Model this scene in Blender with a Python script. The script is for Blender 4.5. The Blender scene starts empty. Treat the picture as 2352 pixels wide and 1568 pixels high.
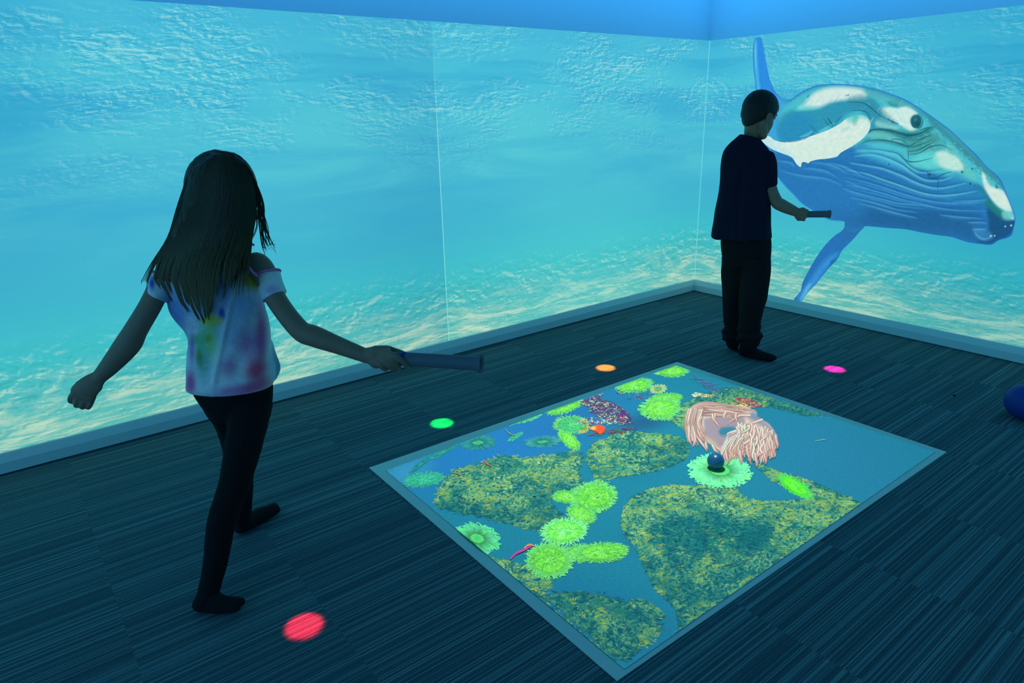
import bpy, bmesh, math, random
import numpy as np
from mathutils import Vector, Matrix, noise
from mathutils.geometry import delaunay_2d_cdt
random.seed(7)
scene = bpy.context.scene
COL = scene.collection

# ------------------------------------------------------------------ camera
FPX, W, H = 1561.54, 2352, 1568
CAM = np.array([-4.52938, -3.41844, 1.42])
EUL = (1.247387, 0.0220619, -0.6612986)
cd = bpy.data.cameras.new('camera'); cd.sensor_width = 36; cd.lens = FPX/W*36
cd.clip_start = .05
cam = bpy.data.objects.new('camera', cd); COL.objects.link(cam)
cam.location = CAM; cam.rotation_euler = EUL; scene.camera = cam

# ------------------------------------------------------------------ view, world, large lights
vs = scene.view_settings
vs.view_transform = 'Standard'; vs.look = 'None'; vs.gamma = 1; vs.exposure = 0; vs.use_curve_mapping = False
scene.cycles.transparent_max_bounces = 24
scene.cycles.max_bounces = 6
wd = bpy.data.worlds.new('room_ambient'); scene.world = wd; wd.use_nodes = True
wd.node_tree.nodes['Background'].inputs[0].default_value = (0.062, 0.27, 0.50, 1)
wn_ = wd.node_tree; bg = wn_.nodes['Background']      # more light reaches the room from its left end than from the right
tcw = wn_.nodes.new('ShaderNodeTexCoord'); dt = wn_.nodes.new('ShaderNodeVectorMath'); dt.operation = 'DOT_PRODUCT'; dt.inputs[1].default_value = (-.93, .05, .36)
mr = wn_.nodes.new('ShaderNodeMapRange'); mr.inputs[1].default_value = -.25; mr.inputs[2].default_value = 1.; mr.inputs[3].default_value = .22; mr.inputs[4].default_value = 2.5
wn_.links.new(tcw.outputs['Generated'], dt.inputs[0]); wn_.links.new(dt.outputs['Value'], mr.inputs[0]); wn_.links.new(mr.outputs[0], bg.inputs[1])

def lin(c):
    c = [x/255 for x in c[:3]]
    return tuple(x/12.92 if x <= .04045 else ((x+.055)/1.055)**2.4 for x in c)

def lamp(name, kind, loc, direction, color, power, **kw):
    d = bpy.data.lights.new(name, kind); d.color = color; d.energy = power
    for k, v in kw.items(): setattr(d, k, v)
    o = bpy.data.objects.new(name, d); COL.objects.link(o); o.location = loc
    o.rotation_euler = Vector(direction).to_track_quat('-Z', 'Y').to_euler()
    return o
# blue LED strips hidden in the ceiling cove, washing the bands of wall above the projections
lamp('cove_light', 'AREA', (-2.6, -.75, 2.75), (0, .75, -.62), (.024, .37, 1.0), 12, shape='RECTANGLE', size=5.6, size_y=.05, spread=math.radians(62))
lamp('cove_light', 'AREA', (-.75, -2.4, 2.75), (.75, 0, -.62), (.024, .37, 1.0), 11.5, shape='RECTANGLE', size=5.0, size_y=.05, spread=math.radians(62))

# ------------------------------------------------------------------ photograph geometry -> room
def rotm(rx, ry, rz):
    c, s = math.cos, math.sin
    X = np.array([[1,0,0],[0,c(rx),-s(rx)],[0,s(rx),c(rx)]]); Y = np.array([[c(ry),0,s(ry)],[0,1,0],[-s(ry),0,c(ry)]])
    Z = np.array([[c(rz),-s(rz),0],[s(rz),c(rz),0],[0,0,1]])
    return Z@Y@X
RM = rotm(*EUL)
HEAD = np.array([-math.sin(EUL[2]), math.cos(EUL[2]), 0.])      # horizontal heading
SIDE = np.array([math.cos(EUL[2]), math.sin(EUL[2]), 0.])       # horizontal right
UP = np.array([0,0,1.])
def ray(u, v): return RM@np.array([(u-W/2)/FPX, -(v-H/2)/FPX, -1.])
def at(u, v, d):
    r = ray(u, v); return CAM+r*(d/(r@HEAD))
def fl(u, v, z=0.):
    r = ray(u, v); return CAM+r*((z-CAM[2])/r[2])
def wr(u, v, x=0.):
    r = ray(u, v); return CAM+r*((x-CAM[0])/r[0])
def toPx(P):
    q = (np.asarray(P)-CAM)@RM
    return np.stack([W/2+FPX*q[...,0]/-q[...,2], H/2-FPX*q[...,1]/-q[...,2]], -1)

# ------------------------------------------------------------------ object helpers
def link(name, me, mat=None, parent=None, smooth=True):
    o = bpy.data.objects.new(name, me); COL.objects.link(o)
    if mat is not None:
        me.materials.clear(); me.materials.append(mat)
    if parent is not None: o.parent = parent
    if smooth and len(me.polygons): me.polygons.foreach_set('use_smooth', [True]*len(me.polygons))
    return o
def mesh(name, V, F):
    me = bpy.data.meshes.new(name); me.from_pydata([tuple(map(float, v)) for v in V], [], F); me.update(); return me
def tag(o, label, cat, group=None):
    o['label'] = label; o['category'] = cat
    if group: o['group'] = group
    return o
def struct(o): o['kind'] = 'structure'; return o
def empty(name, loc=(0,0,0)):
    o = bpy.data.objects.new(name, None); COL.objects.link(o); o.location = loc; o.empty_display_size = .1; return o
def box(x0, x1, y0, y1, z0, z1):
    V = [(x,y,z) for x in (x0,x1) for y in (y0,y1) for z in (z0,z1)]
    return V, [(0,1,3,2),(4,6,7,5),(0,4,5,1),(2,3,7,6),(0,2,6,4),(1,5,7,3)]

class NT:
    """short-hand for node trees"""
    def __init__(s, name):
        s.m = bpy.data.materials.new(name); s.m.use_nodes = True; s.t = s.m.node_tree; s.t.nodes.clear()
        s.out = s.t.nodes.new('ShaderNodeOutputMaterial')
    def n(s, kind, **kw):
        x = s.t.nodes.new('ShaderNode'+kind)
        for k, v in kw.items(): setattr(x, k, v)
        return x
    def put(s, sock, v):
        if isinstance(v, bpy.types.NodeSocket): s.t.links.new(v, sock)
        elif v is not None: sock.default_value = v
    def math(s, op, a, b=None, c=None, clamp=False):
        x = s.n('Math', operation=op, use_clamp=clamp)
        s.put(x.inputs[0], a); s.put(x.inputs[1], b); s.put(x.inputs[2], c); return x.outputs[0]
    def comb(s, x, y, z=0.):
        c = s.n('CombineXYZ'); s.put(c.inputs[0], x); s.put(c.inputs[1], y); s.put(c.inputs[2], z); return c.outputs[0]
    def step(s, v, a, b):
        x = s.n('MapRange', interpolation_type='SMOOTHSTEP'); s.put(x.inputs[0], v); s.put(x.inputs[1], a); s.put(x.inputs[2], b); return x.outputs[0]
    def ramp(s, f, stops, interp='LINEAR'):
        x = s.n('ValToRGB'); x.color_ramp.interpolation = interp; e = x.color_ramp.elements
        while len(e) < len(stops): e.new(.5)
        for k, (p, c) in enumerate(stops): e[k].position = p; e[k].color = (*lin(c), 1) if max(c) > 1.01 else (*c, 1)
        s.put(x.inputs[0], f); return x.outputs[0]
    def noise(s, vec, scale, detail=3, rough=.5, dist=0.):
        x = s.n('TexNoise'); s.put(x.inputs['Vector'], vec); x.inputs['Scale'].default_value = scale
        x.inputs['Detail'].default_value = detail; x.inputs['Roughness'].default_value = rough; x.inputs['Distortion'].default_value = dist
        return x.outputs['Fac']
    def mix(s, f, a, b, blend='MIX'):
        x = s.n('Mix', data_type='RGBA', blend_type=blend)
        s.put(x.inputs[0], f); s.put(x.inputs[6], a); s.put(x.inputs[7], b); return x.outputs[2]
    def col(s, c): return (*lin(c), 1)
    def pos(s):
        g = s.n('NewGeometry'); x = s.n('SeparateXYZ'); s.t.links.new(g.outputs['Position'], x.inputs[0]); return x.outputs
    def principled(s, color, rough=.6, spec=.5, normal=None, **kw):
        p = s.n('BsdfPrincipled'); s.put(p.inputs['Base Color'], color); s.put(p.inputs['Roughness'], rough)
        p.inputs['Specular IOR Level'].default_value = spec
        if normal is not None: s.t.links.new(normal, p.inputs['Normal'])
        for k, v in kw.items(): s.put(p.inputs[k.replace('_', ' ')], v)
        s.t.links.new(p.outputs[0], s.out.inputs[0]); return p
    def bump(s, h, dist=.002, strength=1.):
        b = s.n('Bump'); b.inputs['Strength'].default_value = strength; b.inputs['Distance'].default_value = dist
        s.put(b.inputs['Height'], h); return b.outputs[0]

# ------------------------------------------------------------------ materials of the room
SEAM = 2.403; TOP = 1.8986
def ridge(t, f):   # thin bright lines where a noise crosses its middle value
    a = t.math('ABSOLUTE', t.math('SUBTRACT', f, .5)); return a
def projection_material(name, left):
    t = NT(name); p = t.pos()
    s0 = t.math('MULTIPLY', p[0] if left else p[1], -1.); z = p[2]
    pp = t.n('Math', operation='PINGPONG'); t.put(pp.inputs[0], s0); pp.inputs[1].default_value = SEAM
    s = pp.outputs[0]
    base = t.ramp(t.math('DIVIDE', z, 1.92), [(0,(104,190,176)),(.10,(92,190,184)),(.17,(76,188,190)),(.24,(64,192,198)),(.30,(66,190,204)),(.38,(66,182,206)),(.52,(70,182,210)),(.68,(78,192,214)),(.84,(76,194,218)),(1,(70,184,218))])
    # slow swells in the water
    sw = t.noise(t.comb(t.math('MULTIPLY', s, .9), t.math('MULTIPLY', z, 5.5)), 1., 4, .55, .6)
    swm = t.math('MULTIPLY', t.step(z, .55, 1.3), 1.)
    c = t.mix(t.math('MULTIPLY', t.step(sw, .48, .66), t.math('MULTIPLY', swm, .6)), base, t.col((50,166,210)))
    c = t.mix(t.math('MULTIPLY', t.step(sw, .47, .30), t.math('MULTIPLY', swm, .5)), c, t.col((92,206,216)))
    def emboss(sx, sz, off, det, dist, dx, dz, seed, warp=None):
        """signed relief of a noise, lit from one side, like ripples seen from below"""
        xs = t.math('MULTIPLY', s, sx) if not isinstance(sx, bpy.types.NodeSocket) else t.math('MULTIPLY', s, sx)
        zs = t.math('MULTIPLY', z if warp is None else warp, sz)
        n1 = t.noise(t.comb(xs, zs, seed), 1., det, .58, dist)
        n2 = t.noise(t.comb(t.math('ADD', xs, dx), t.math('ADD', zs, dz), seed), 1., det, .58, dist)
        return t.math('SUBTRACT', n1, n2), n1
    # glitter of the surface near the top
    patch = t.noise(t.comb(t.math('MULTIPLY', s, 1.5), t.math('MULTIPLY', z, 4.4), 3.3), 1., 4, .6, .5)
    pm = t.math('MULTIPLY', t.step(patch, .40, .62), t.step(z, 1.02, 1.55))
    e1, h1 = emboss(7.5, 21., 0, 5, 2.2, .12, .20, 7.)
    e2, h2 = emboss(19., 56., 0, 3, 2.0, .14, .26, 1.)
    es = t.math('ADD', e1, t.math('MULTIPLY', e2, .8))
    up = t.step(es, .02, .20); dn = t.step(es, -.02, -.18)
    c = t.mix(t.math('MULTIPLY', t.math('MULTIPLY', up, pm), .56), c, t.col((172,232,230)))
    c = t.mix(t.math('MULTIPLY', t.math('MULTIPLY', dn, pm), .55), c, t.col((38,160,200)))
    hot = t.math('MULTIPLY', t.step(patch, .58, .70), t.math('MULTIPLY', t.step(z, 1.25, 1.6), t.step(h1, .42, .6)))
    c = t.mix(t.math('MULTIPLY', hot, .34), c, t.col((160,224,224)))
    # rippled sand with caustics towards the bottom; ripples grow nearer the skirting
    zl = t.math('LOGARITHM', t.math('ADD', z, .10), 2.718)
    near = t.step(z, .56, .10)
    big = t.noise(t.comb(t.math('MULTIPLY', s, 2.6), t.math('MULTIPLY', zl, -4.5), 0.), 1.0, 5, .6, 1.1)
    c = t.mix(t.math('MULTIPLY', t.step(big, .42, .68), t.math('MULTIPLY', t.step(z, .46, .14), 1.)), c, t.col((190,222,196)))
    g1, k1 = emboss(5.5, -6.2, 0, 4, 1.0, .09, .26, 2., zl)
    g2, k2 = emboss(14., -14., 0, 3, 1.3, .12, .34, 5., zl)
    gs = t.math('ADD', g1, t.math('MULTIPLY', g2, t.math('SUBTRACT', 1.0, t.math('MULTIPLY', near, .45))))
    fade = t.step(z, .60, .34)
    c = t.mix(t.math('MULTIPLY', t.math('MULTIPLY', t.step(gs, .04, .30), fade), .58), c, t.col((196,230,208)))
    c = t.mix(t.math('MULTIPLY', t.math('MULTIPLY', t.step(gs, -.02, -.22), fade), .62), c, t.col((54,168,174)))
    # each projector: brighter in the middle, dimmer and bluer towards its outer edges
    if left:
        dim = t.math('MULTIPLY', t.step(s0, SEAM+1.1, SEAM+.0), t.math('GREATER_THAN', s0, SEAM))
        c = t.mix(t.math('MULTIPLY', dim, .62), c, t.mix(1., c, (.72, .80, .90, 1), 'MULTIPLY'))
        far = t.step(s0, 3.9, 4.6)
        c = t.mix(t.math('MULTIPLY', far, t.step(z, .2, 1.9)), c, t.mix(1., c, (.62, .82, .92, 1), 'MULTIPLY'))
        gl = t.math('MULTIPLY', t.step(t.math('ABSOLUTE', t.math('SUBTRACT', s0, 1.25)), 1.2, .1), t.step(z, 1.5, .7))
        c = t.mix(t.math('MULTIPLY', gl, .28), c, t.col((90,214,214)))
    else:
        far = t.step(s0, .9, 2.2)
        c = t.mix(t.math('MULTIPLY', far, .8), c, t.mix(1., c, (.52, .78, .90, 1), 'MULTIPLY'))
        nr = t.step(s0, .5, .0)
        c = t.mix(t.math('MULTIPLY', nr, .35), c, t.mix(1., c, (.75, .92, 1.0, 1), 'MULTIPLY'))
    # bright line where neighbouring pictures overlap
    if left:
        ln = t.math('SUBTRACT', 1., t.step(t.math('ABSOLUTE', t.math('SUBTRACT', s0, SEAM)), .0015, .004))
        ln = t.math('MULTIPLY', ln, t.step(z, 1.9, 1.2))
        c = t.mix(t.math('MULTIPLY', ln, .65), c, t.col((150,236,226)))
    ln = t.math('SUBTRACT', 1., t.step(s0, .002, .008))
    c = t.mix(t.math('MULTIPLY', ln, .55), c, t.col((124,224,232)))
    e = t.n('Emission'); t.put(e.inputs[0], c); e.inputs[1].default_value = 1.
    t.t.links.new(e.outputs[0], t.out.inputs[0])
    t.m.cycles.emission_sampling = 'FRONT'
    return t.m
M = {}
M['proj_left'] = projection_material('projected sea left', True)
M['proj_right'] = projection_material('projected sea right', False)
t = NT('wall paint'); t.principled((.62,.66,.70,1), .75, .2); M['paint'] = t.m
t = NT('skirting paint'); t.principled((.62,.82,.82,1), .38, .5); M['skirting'] = t.m
t = NT('carpet'); p = t.pos()
X, Y = p[0], p[1]; TW = .4925
ix = t.math('FLOOR', t.math('DIVIDE', t.math('ADD', X, 4.451), TW)); iy = t.math('FLOOR', t.math('DIVIDE', Y, TW))
wn = t.n('TexWhiteNoise', noise_dimensions='2D'); t.put(wn.inputs['Vector'], t.comb(ix, iy)); off = t.math('MULTIPLY', wn.outputs['Value'], 9.)
yo = t.math('ADD', Y, off)
PITCH = .0034      # one row of tufts
rowf = t.math('DIVIDE', yo, PITCH); rj = t.math('FLOOR', rowf); fr = t.math('SUBTRACT', rowf, rj)
w2 = t.n('TexWhiteNoise', noise_dimensions='2D'); t.put(w2.inputs['Vector'], t.comb(rj, ix)); rv = w2.outputs['Value']
prof_ = t.math('SINE', t.math('MULTIPLY', fr, math.pi))
s2 = t.noise(t.comb(t.math('MULTIPLY', X, .8), t.math('MULTIPLY', yo, 22.), off), 1., 2, .5, 0.)
br = t.noise(t.comb(t.math('MULTIPLY', X, 3.), t.math('MULTIPLY', rj, 7.3), 4.), 1., 1, .5, 0.)
tf = t.noise(t.comb(t.math('MULTIPLY', X, 330.), t.math('MULTIPLY', Y, 330.), 0.), 1., 2, .6, 0.)
k = t.math('MULTIPLY', t.math('POWER', rv, 2.0), .46)
k = t.math('MULTIPLY', k, t.math('ADD', .68, t.math('MULTIPLY', br, .64)))
k = t.math('ADD', k, t.math('MULTIPLY', t.step(s2, .30, .70), .035))
k = t.math('MULTIPLY', t.math('ADD', k, .10), t.math('ADD', .45, t.math('MULTIPLY', prof_, .62)))
k = t.math('ADD', k, t.math('MULTIPLY', t.math('SUBTRACT', tf, .5), .62), clamp=True)
c = t.ramp(k, [(0,(.028,.060,.076)),(.25,(.075,.150,.175)),(.5,(.15,.26,.285)),(1,(.42,.56,.56))])
t.principled(c, .95, .05, t.bump(t.math('ADD', t.math('MULTIPLY', prof_, .6), t.math('MULTIPLY', tf, .6)), .002, .5)); M['carpet'] = t.m
M['spotcarpet'] = M['carpet']

# ------------------------------------------------------------------ the room
XL, YB = -8.0, -7.0
V, F = box(XL, .2, YB, .2, -.1, 0.)
struct(link('floor', mesh('floor', V, F), M['carpet'], smooth=False))
def grid_wall(name, pts, mats, idx):
    me = mesh(name, pts[0], pts[1]); o = link(name, me, None, smooth=False)
    for m in mats: me.materials.append(m)
    for k, i in enumerate(idx): me.polygons[k].material_index = i
    return struct(o)
# each wall is one board: lower face carries the projection, the band above is bare blue-lit paint
def wall(name, along, length, mat):
    ys = [0., TOP, 2.8]
    V = []; F = []; ids = []
    def P(s, dpt, z): return (-s, dpt, z) if along == 'x' else (dpt, -s, z)
    for k in range(2):
        b = len(V); V += [P(0,0,ys[k]), P(length,0,ys[k]), P(length,0,ys[k+1]), P(0,0,ys[k+1])]
        F.append((b,b+1,b+2,b+3) if along == 'x' else (b+3,b+2,b+1,b)); ids.append(k)
    b = len(V); V += [P(-.12,.12,0), P(length,.12,0), P(length,.12,2.8), P(-.12,.12,2.8)]
    F.append((b+3,b+2,b+1,b) if along == 'x' else (b,b+1,b+2,b+3)); ids.append(1)
    b = len(V); V += [P(0,0,2.8), P(length,0,2.8), P(length,.12,2.8), P(-.12,.12,2.8)]; F.append((b,b+1,b+2,b+3)); ids.append(1)
    return grid_wall(name, (V, F), [mat, M['paint']], ids)
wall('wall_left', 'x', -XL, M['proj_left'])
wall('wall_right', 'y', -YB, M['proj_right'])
V, F = box(XL, .2, YB, .2, 2.8, 2.9)
struct(link('ceiling', mesh('ceiling', V, F), M['paint'], smooth=False))
# skirting: upright lower face, chamfer, rounded nose running up to the wall
prof = [(.010,0),(.010,.005),(.022,.005),(.022,.052),(.0205,.056),(.0085,.084),(.006,.089),(.002,.0915),(0,.092)]
def skirting(name, along, length):
    V = []; n = len(prof)
    for e, s in enumerate((0., length)):
        for (o_, z) in prof:
            q = s if e else s+o_                      # mitred in the corner
            V.append((-q, -o_, z) if along == 'x' else (-o_, -q, z))
    F = [(i, i+1, n+i+1, n+i) for i in range(n-1)]
    if along != 'x': F = [f[::-1] for f in F]
    return struct(link(name, mesh(name, V, F), M['skirting'], smooth=False))
bl = skirting('baseboard_left', 'x', -XL); br = skirting('baseboard_right', 'y', -YB)
# narrow joint strip clipped over the left skirting
jx = float((fl(321, 1004))[0]); V = []
for dx in (-.003, .003):
    for (o_, z) in prof[2:]: V.append((jx+dx, -o_-.0015, z+.001))
n = len(prof)-2
link('joint_strip', mesh('joint_strip', V, [(i,i+1,n+i+1,n+i) for i in range(n-1)]), M['skirting'], bl, smooth=False)

# ------------------------------------------------------------------ round pools of coloured light on the carpet
spots = [('red light spot on the carpet beside the walking child in front', -4.034, -1.733, (1., .012, .03), 1.0),
         ('green light spot on the carpet near the left corner of the mat', -2.976, -.816, (.01, 1., .10), .62),
         ('orange light spot on the carpet behind the mat, towards the left wall', -1.842, -.804, (1., .17, .01), 1.25),
         ('pink magenta light spot on the carpet right of the standing child', -.883, -1.672, (1., .01, .24), 1.1)]
for lab, x, y, c, e in spots:
    R_ = .057
    V = [(0,0,.0016)]+[(R_*math.cos(a*math.pi/24), R_*math.sin(a*math.pi/24), .0016) for a in range(48)]+[(R_*1.03*math.cos(a*math.pi/24), R_*1.03*math.sin(a*math.pi/24), .0) for a in range(48)]
    F = [(0,1+a,1+(a+1)%48) for a in range(48)]+[(1+a,49+a,49+(a+1)%48,1+(a+1)%48) for a in range(48)]
    o = link('light_spot', mesh('light_spot', V, F), M['spotcarpet'], smooth=False); o.location = (x, y, 0)
    tag(o, lab, 'light spot')
    lamp('spot_projector', 'SPOT', (x, y, 2.6), (0,0,-1), c, 3800*e, spot_size=2*math.atan(.060/2.6), spot_blend=.5, shadow_soft_size=.01)

# ------------------------------------------------------------------ flat pictures: soft painted patches and strokes
def Wa(L): return [(1500+x/2.7606, 50+y/2.7606) for x, y in L]
def Wb(L): return [(1900+x/3.484, 150+y/3.484) for x, y in L]
def Wc(L): return [(1740+x/3.92, 320+y/3.92) for x, y in L]
def smooth_poly(P, closed=True, n=4):
    P = np.array(P, float); out = []; N = len(P)
    rng = range(N if closed else N-1)
    for i in rng:
        if closed: a, b, c, d = P[(i-1)%N], P[i], P[(i+1)%N], P[(i+2)%N]
        else: a, b, c, d = P[max(i-1,0)], P[i], P[i+1], P[min(i+2,N-1)]
        for k in range(n):
            q = k/n
            out.append(.5*((2*b)+(-a+c)*q+(2*a-5*b+4*c-d)*q*q+(-a+3*b-3*c+d)*q**3))
    if not closed: out.append(P[-1])
    return np.array(out)
def sdist(Q, P):
    """signed distance (inside positive) of points Q to closed polygon P"""
    Q = np.asarray(Q, float); best = np.full(len(Q), 1e9); inside = np.zeros(len(Q), bool)
    for i in range(len(P)):
        a = P[i]; b = P[(i+1)%len(P)]; e = b-a; L = e@e
        if L < 1e-9: continue
        w = Q-a; k = np.clip((w@e)/L, 0, 1); dd = w-np.outer(k, e); best = np.minimum(best, np.einsum('ij,ij->i', dd, dd))
        c = (a[1] > Q[:,1]) != (b[1] > Q[:,1])
        with np.errstate(divide='ignore', invalid='ignore'):
            x = a[0]+(Q[:,1]-a[1])*(e[0])/(e[1] if abs(e[1]) > 1e-12 else 1e-12)
        inside ^= c & (Q[:,0] < x)
    r = np.sqrt(best); return np.where(inside, r, -r)
def sm(x, a, b):
    q = np.clip((x-a)/(b-a), 0, 1); return q*q*(3-2*q)
class Pic:
    """flat pieces of one picture lying in one plane: vertices with colours"""
    def __init__(s, place): s.V = []; s.F = []; s.C = []; s.place = place; s.MI = []; s.mi = 0; s.k = 0; s.inc = 0.; s.mod = 10**9
    def patch(s, poly, step, colour, lift=0., edge=0.):
        P = smooth_poly(poly, True, 3) if len(poly) < 80 else np.array(poly, float)
        lo, hi = P.min(0), P.max(0)
        gx = np.arange(lo[0]+step*.5, hi[0], step); gy = np.arange(lo[1]+step*.5, hi[1], step)
        G = np.array([(x+(j%2)*step*.5, y) for j, y in enumerate(gy) for x in gx])
        d = sdist(G, P); G = G[d > step*.35]
        # resample the outline
        out = []
        for i in range(len(P)):
            a, b = P[i], P[(i+1)%len(P)]; m = max(1, int(np.linalg.norm(b-a)/step))
            for k in range(m): out.append(a+(b-a)*k/m)
        out = np.array(out); n = len(out)
        pts = [Vector((float(x), float(y))) for x, y in np.vstack([out, G])]
        r = delaunay_2d_cdt(pts, [(i, (i+1)%n) for i in range(n)], [list(range(n))], 1, 1e-4)
        Q = np.array([(v.x, v.y) for v in r[0]])
        if s.inc: s.k += 1; lift = (s.k%s.mod)*s.inc
        b = len(s.V)
        col = colour(Q)
        if col.shape[1] == 3: col = np.hstack([col, np.ones((len(Q), 1))])
        if edge:
            col[:,3] *= sm(sdist(Q, P), 0, edge)
        s.V += [s.place(u, v, lift) for u, v in Q]; s.C += [tuple(c) for c in col]
        s.F += [tuple(b+i for i in f) for f in r[2]]; s.MI += [s.mi]*len(r[2])
    def stroke(s, pts, w, col, lift=0., alpha=1., taper=(0.3, 1., 0.2), soft=True, n=5, col2=None):
        if s.inc: s.k += 1; lift = (s.k%s.mod)*s.inc
        P = smooth_poly(pts, False, n); m = len(P)
        T = np.gradient(P, axis=0); T /= np.linalg.norm(T, axis=1)[:,None]+1e-9; N = np.stack([-T[:,1], T[:,0]], 1)
        b = len(s.V); c0 = np.array(lin(col)); c1 = np.array(lin(col2)) if col2 is not None else c0
        for i in range(m):
            q = i/(m-1); ww = w*(np.interp(q, (0,.5,1), taper)); c = c0+(c1-c0)*q
            offs = (-1,0,1) if soft else (-.5,0,.5)
            for o_ in offs:
                u, v = P[i]+N[i]*o_*ww
                s.V.append(s.place(u, v, lift)); s.C.append((*c, (alpha if o_ == 0 else 0.) if soft else 1.))
        for i in range(m-1):
            for k in range(2):
                a = b+i*3+k; s.F.append((a, a+1, a+4, a+3)); s.MI.append(s.mi)
    def build(s, name, mat, parent=None, mat2=None):
        me = mesh(name, s.V, s.F); ca = me.color_attributes.new('paint', 'FLOAT_COLOR', 'POINT')
        ca.data.foreach_set('color', np.array(s.C, dtype=np.float32).ravel())
        o = link(name, me, mat, parent, smooth=False)
        if mat2: me.materials.append(mat2); me.polygons.foreach_set('material_index', s.MI)
        return o
def blobs(base, items):
    """colour function: soft polygons painted over a base colour. items: (poly px, rgb, soft px, strength)"""
    def f(Q):
        c = np.tile(np.array(lin(base)), (len(Q), 1))
        for poly, rgb, soft, k in items:
            if isinstance(poly, tuple) and len(poly) == 5:
                x, y, rx, ry, an = poly; ca, sa = math.cos(math.radians(an)), math.sin(math.radians(an))
                dx = Q[:,0]-x; dy = Q[:,1]-y; e = np.hypot((dx*ca+dy*sa)/rx, (-dx*sa+dy*ca)/ry); w = 1-sm(e, 1-soft, 1+soft*.5)
            else: w = sm(sdist(Q, smooth_poly(poly, True, 3)), -soft, soft)
            w = (w*k)[:,None]; c = c*(1-w)+np.array(lin(rgb))*w
        return c
    return f

# ------------------------------------------------------------------ the whale shown on the right wall
t = NT('projected whale'); a = t.n('Attribute', attribute_name='paint'); p = t.pos()
nz = t.noise(t.comb(0., t.math('MULTIPLY', p[1], 30.), t.math('MULTIPLY', p[2], 50.)), 1., 4, .65, .6)
nf = t.math('ADD', t.math('MULTIPLY', t.math('SUBTRACT', nz, .5), .38), 1.)
mx = t.n('VectorMath', operation='SCALE'); t.put(mx.inputs[0], a.outputs['Color']); t.put(mx.inputs['Scale'], nf)
e = t.n('Emission'); t.put(e.inputs[0], mx.outputs[0]); tr = t.n('BsdfTransparent'); ms = t.n('MixShader')
t.put(ms.inputs[0], a.outputs['Alpha']); t.t.links.new(tr.outputs[0], ms.inputs[1]); t.t.links.new(e.outputs[0], ms.inputs[2]); t.t.links.new(ms.outputs[0], t.out.inputs[0])
t.m.cycles.emission_sampling = 'NONE'; M['whale'] = t.m
def onwall(base):
    def f(u, v, lift): return tuple(wr(u, v, -(base+lift)))
    return f
whale = empty('whale', (0, -1.3, 0.9))
tag(whale, 'humpback whale with white flippers and grooved blue belly, shown on the right wall', 'whale')
body_out = [(1742,300),(1756,262),(1785,232),(1806,229)] + Wa([(880,500),(905,474),(950,443),(1020,411),(1100,398),(1200,396),(1300,405),(1400,425),(1500,455),(1600,495),(1700,555),(1800,625),(1880,685),(1960,760),(2050,845),(2110,915),(2190,985),(2225,1050),(2260,1140),(2290,1215),(2298,1250),(2285,1310),(2265,1360),(2190,1385),(2145,1412),(2080,1408),(1990,1395),(1900,1365),(1800,1352),(1700,1335),(1600,1315),(1500,1308),(1400,1299),(1345,1296)]) + Wc([(930,800),(860,840),(790,800),(784,750),(765,735),(660,725),(600,700),(500,640),(400,575),(330,500),(260,430),(200,360),(160,310),(60,160),(0,60)])
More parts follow.
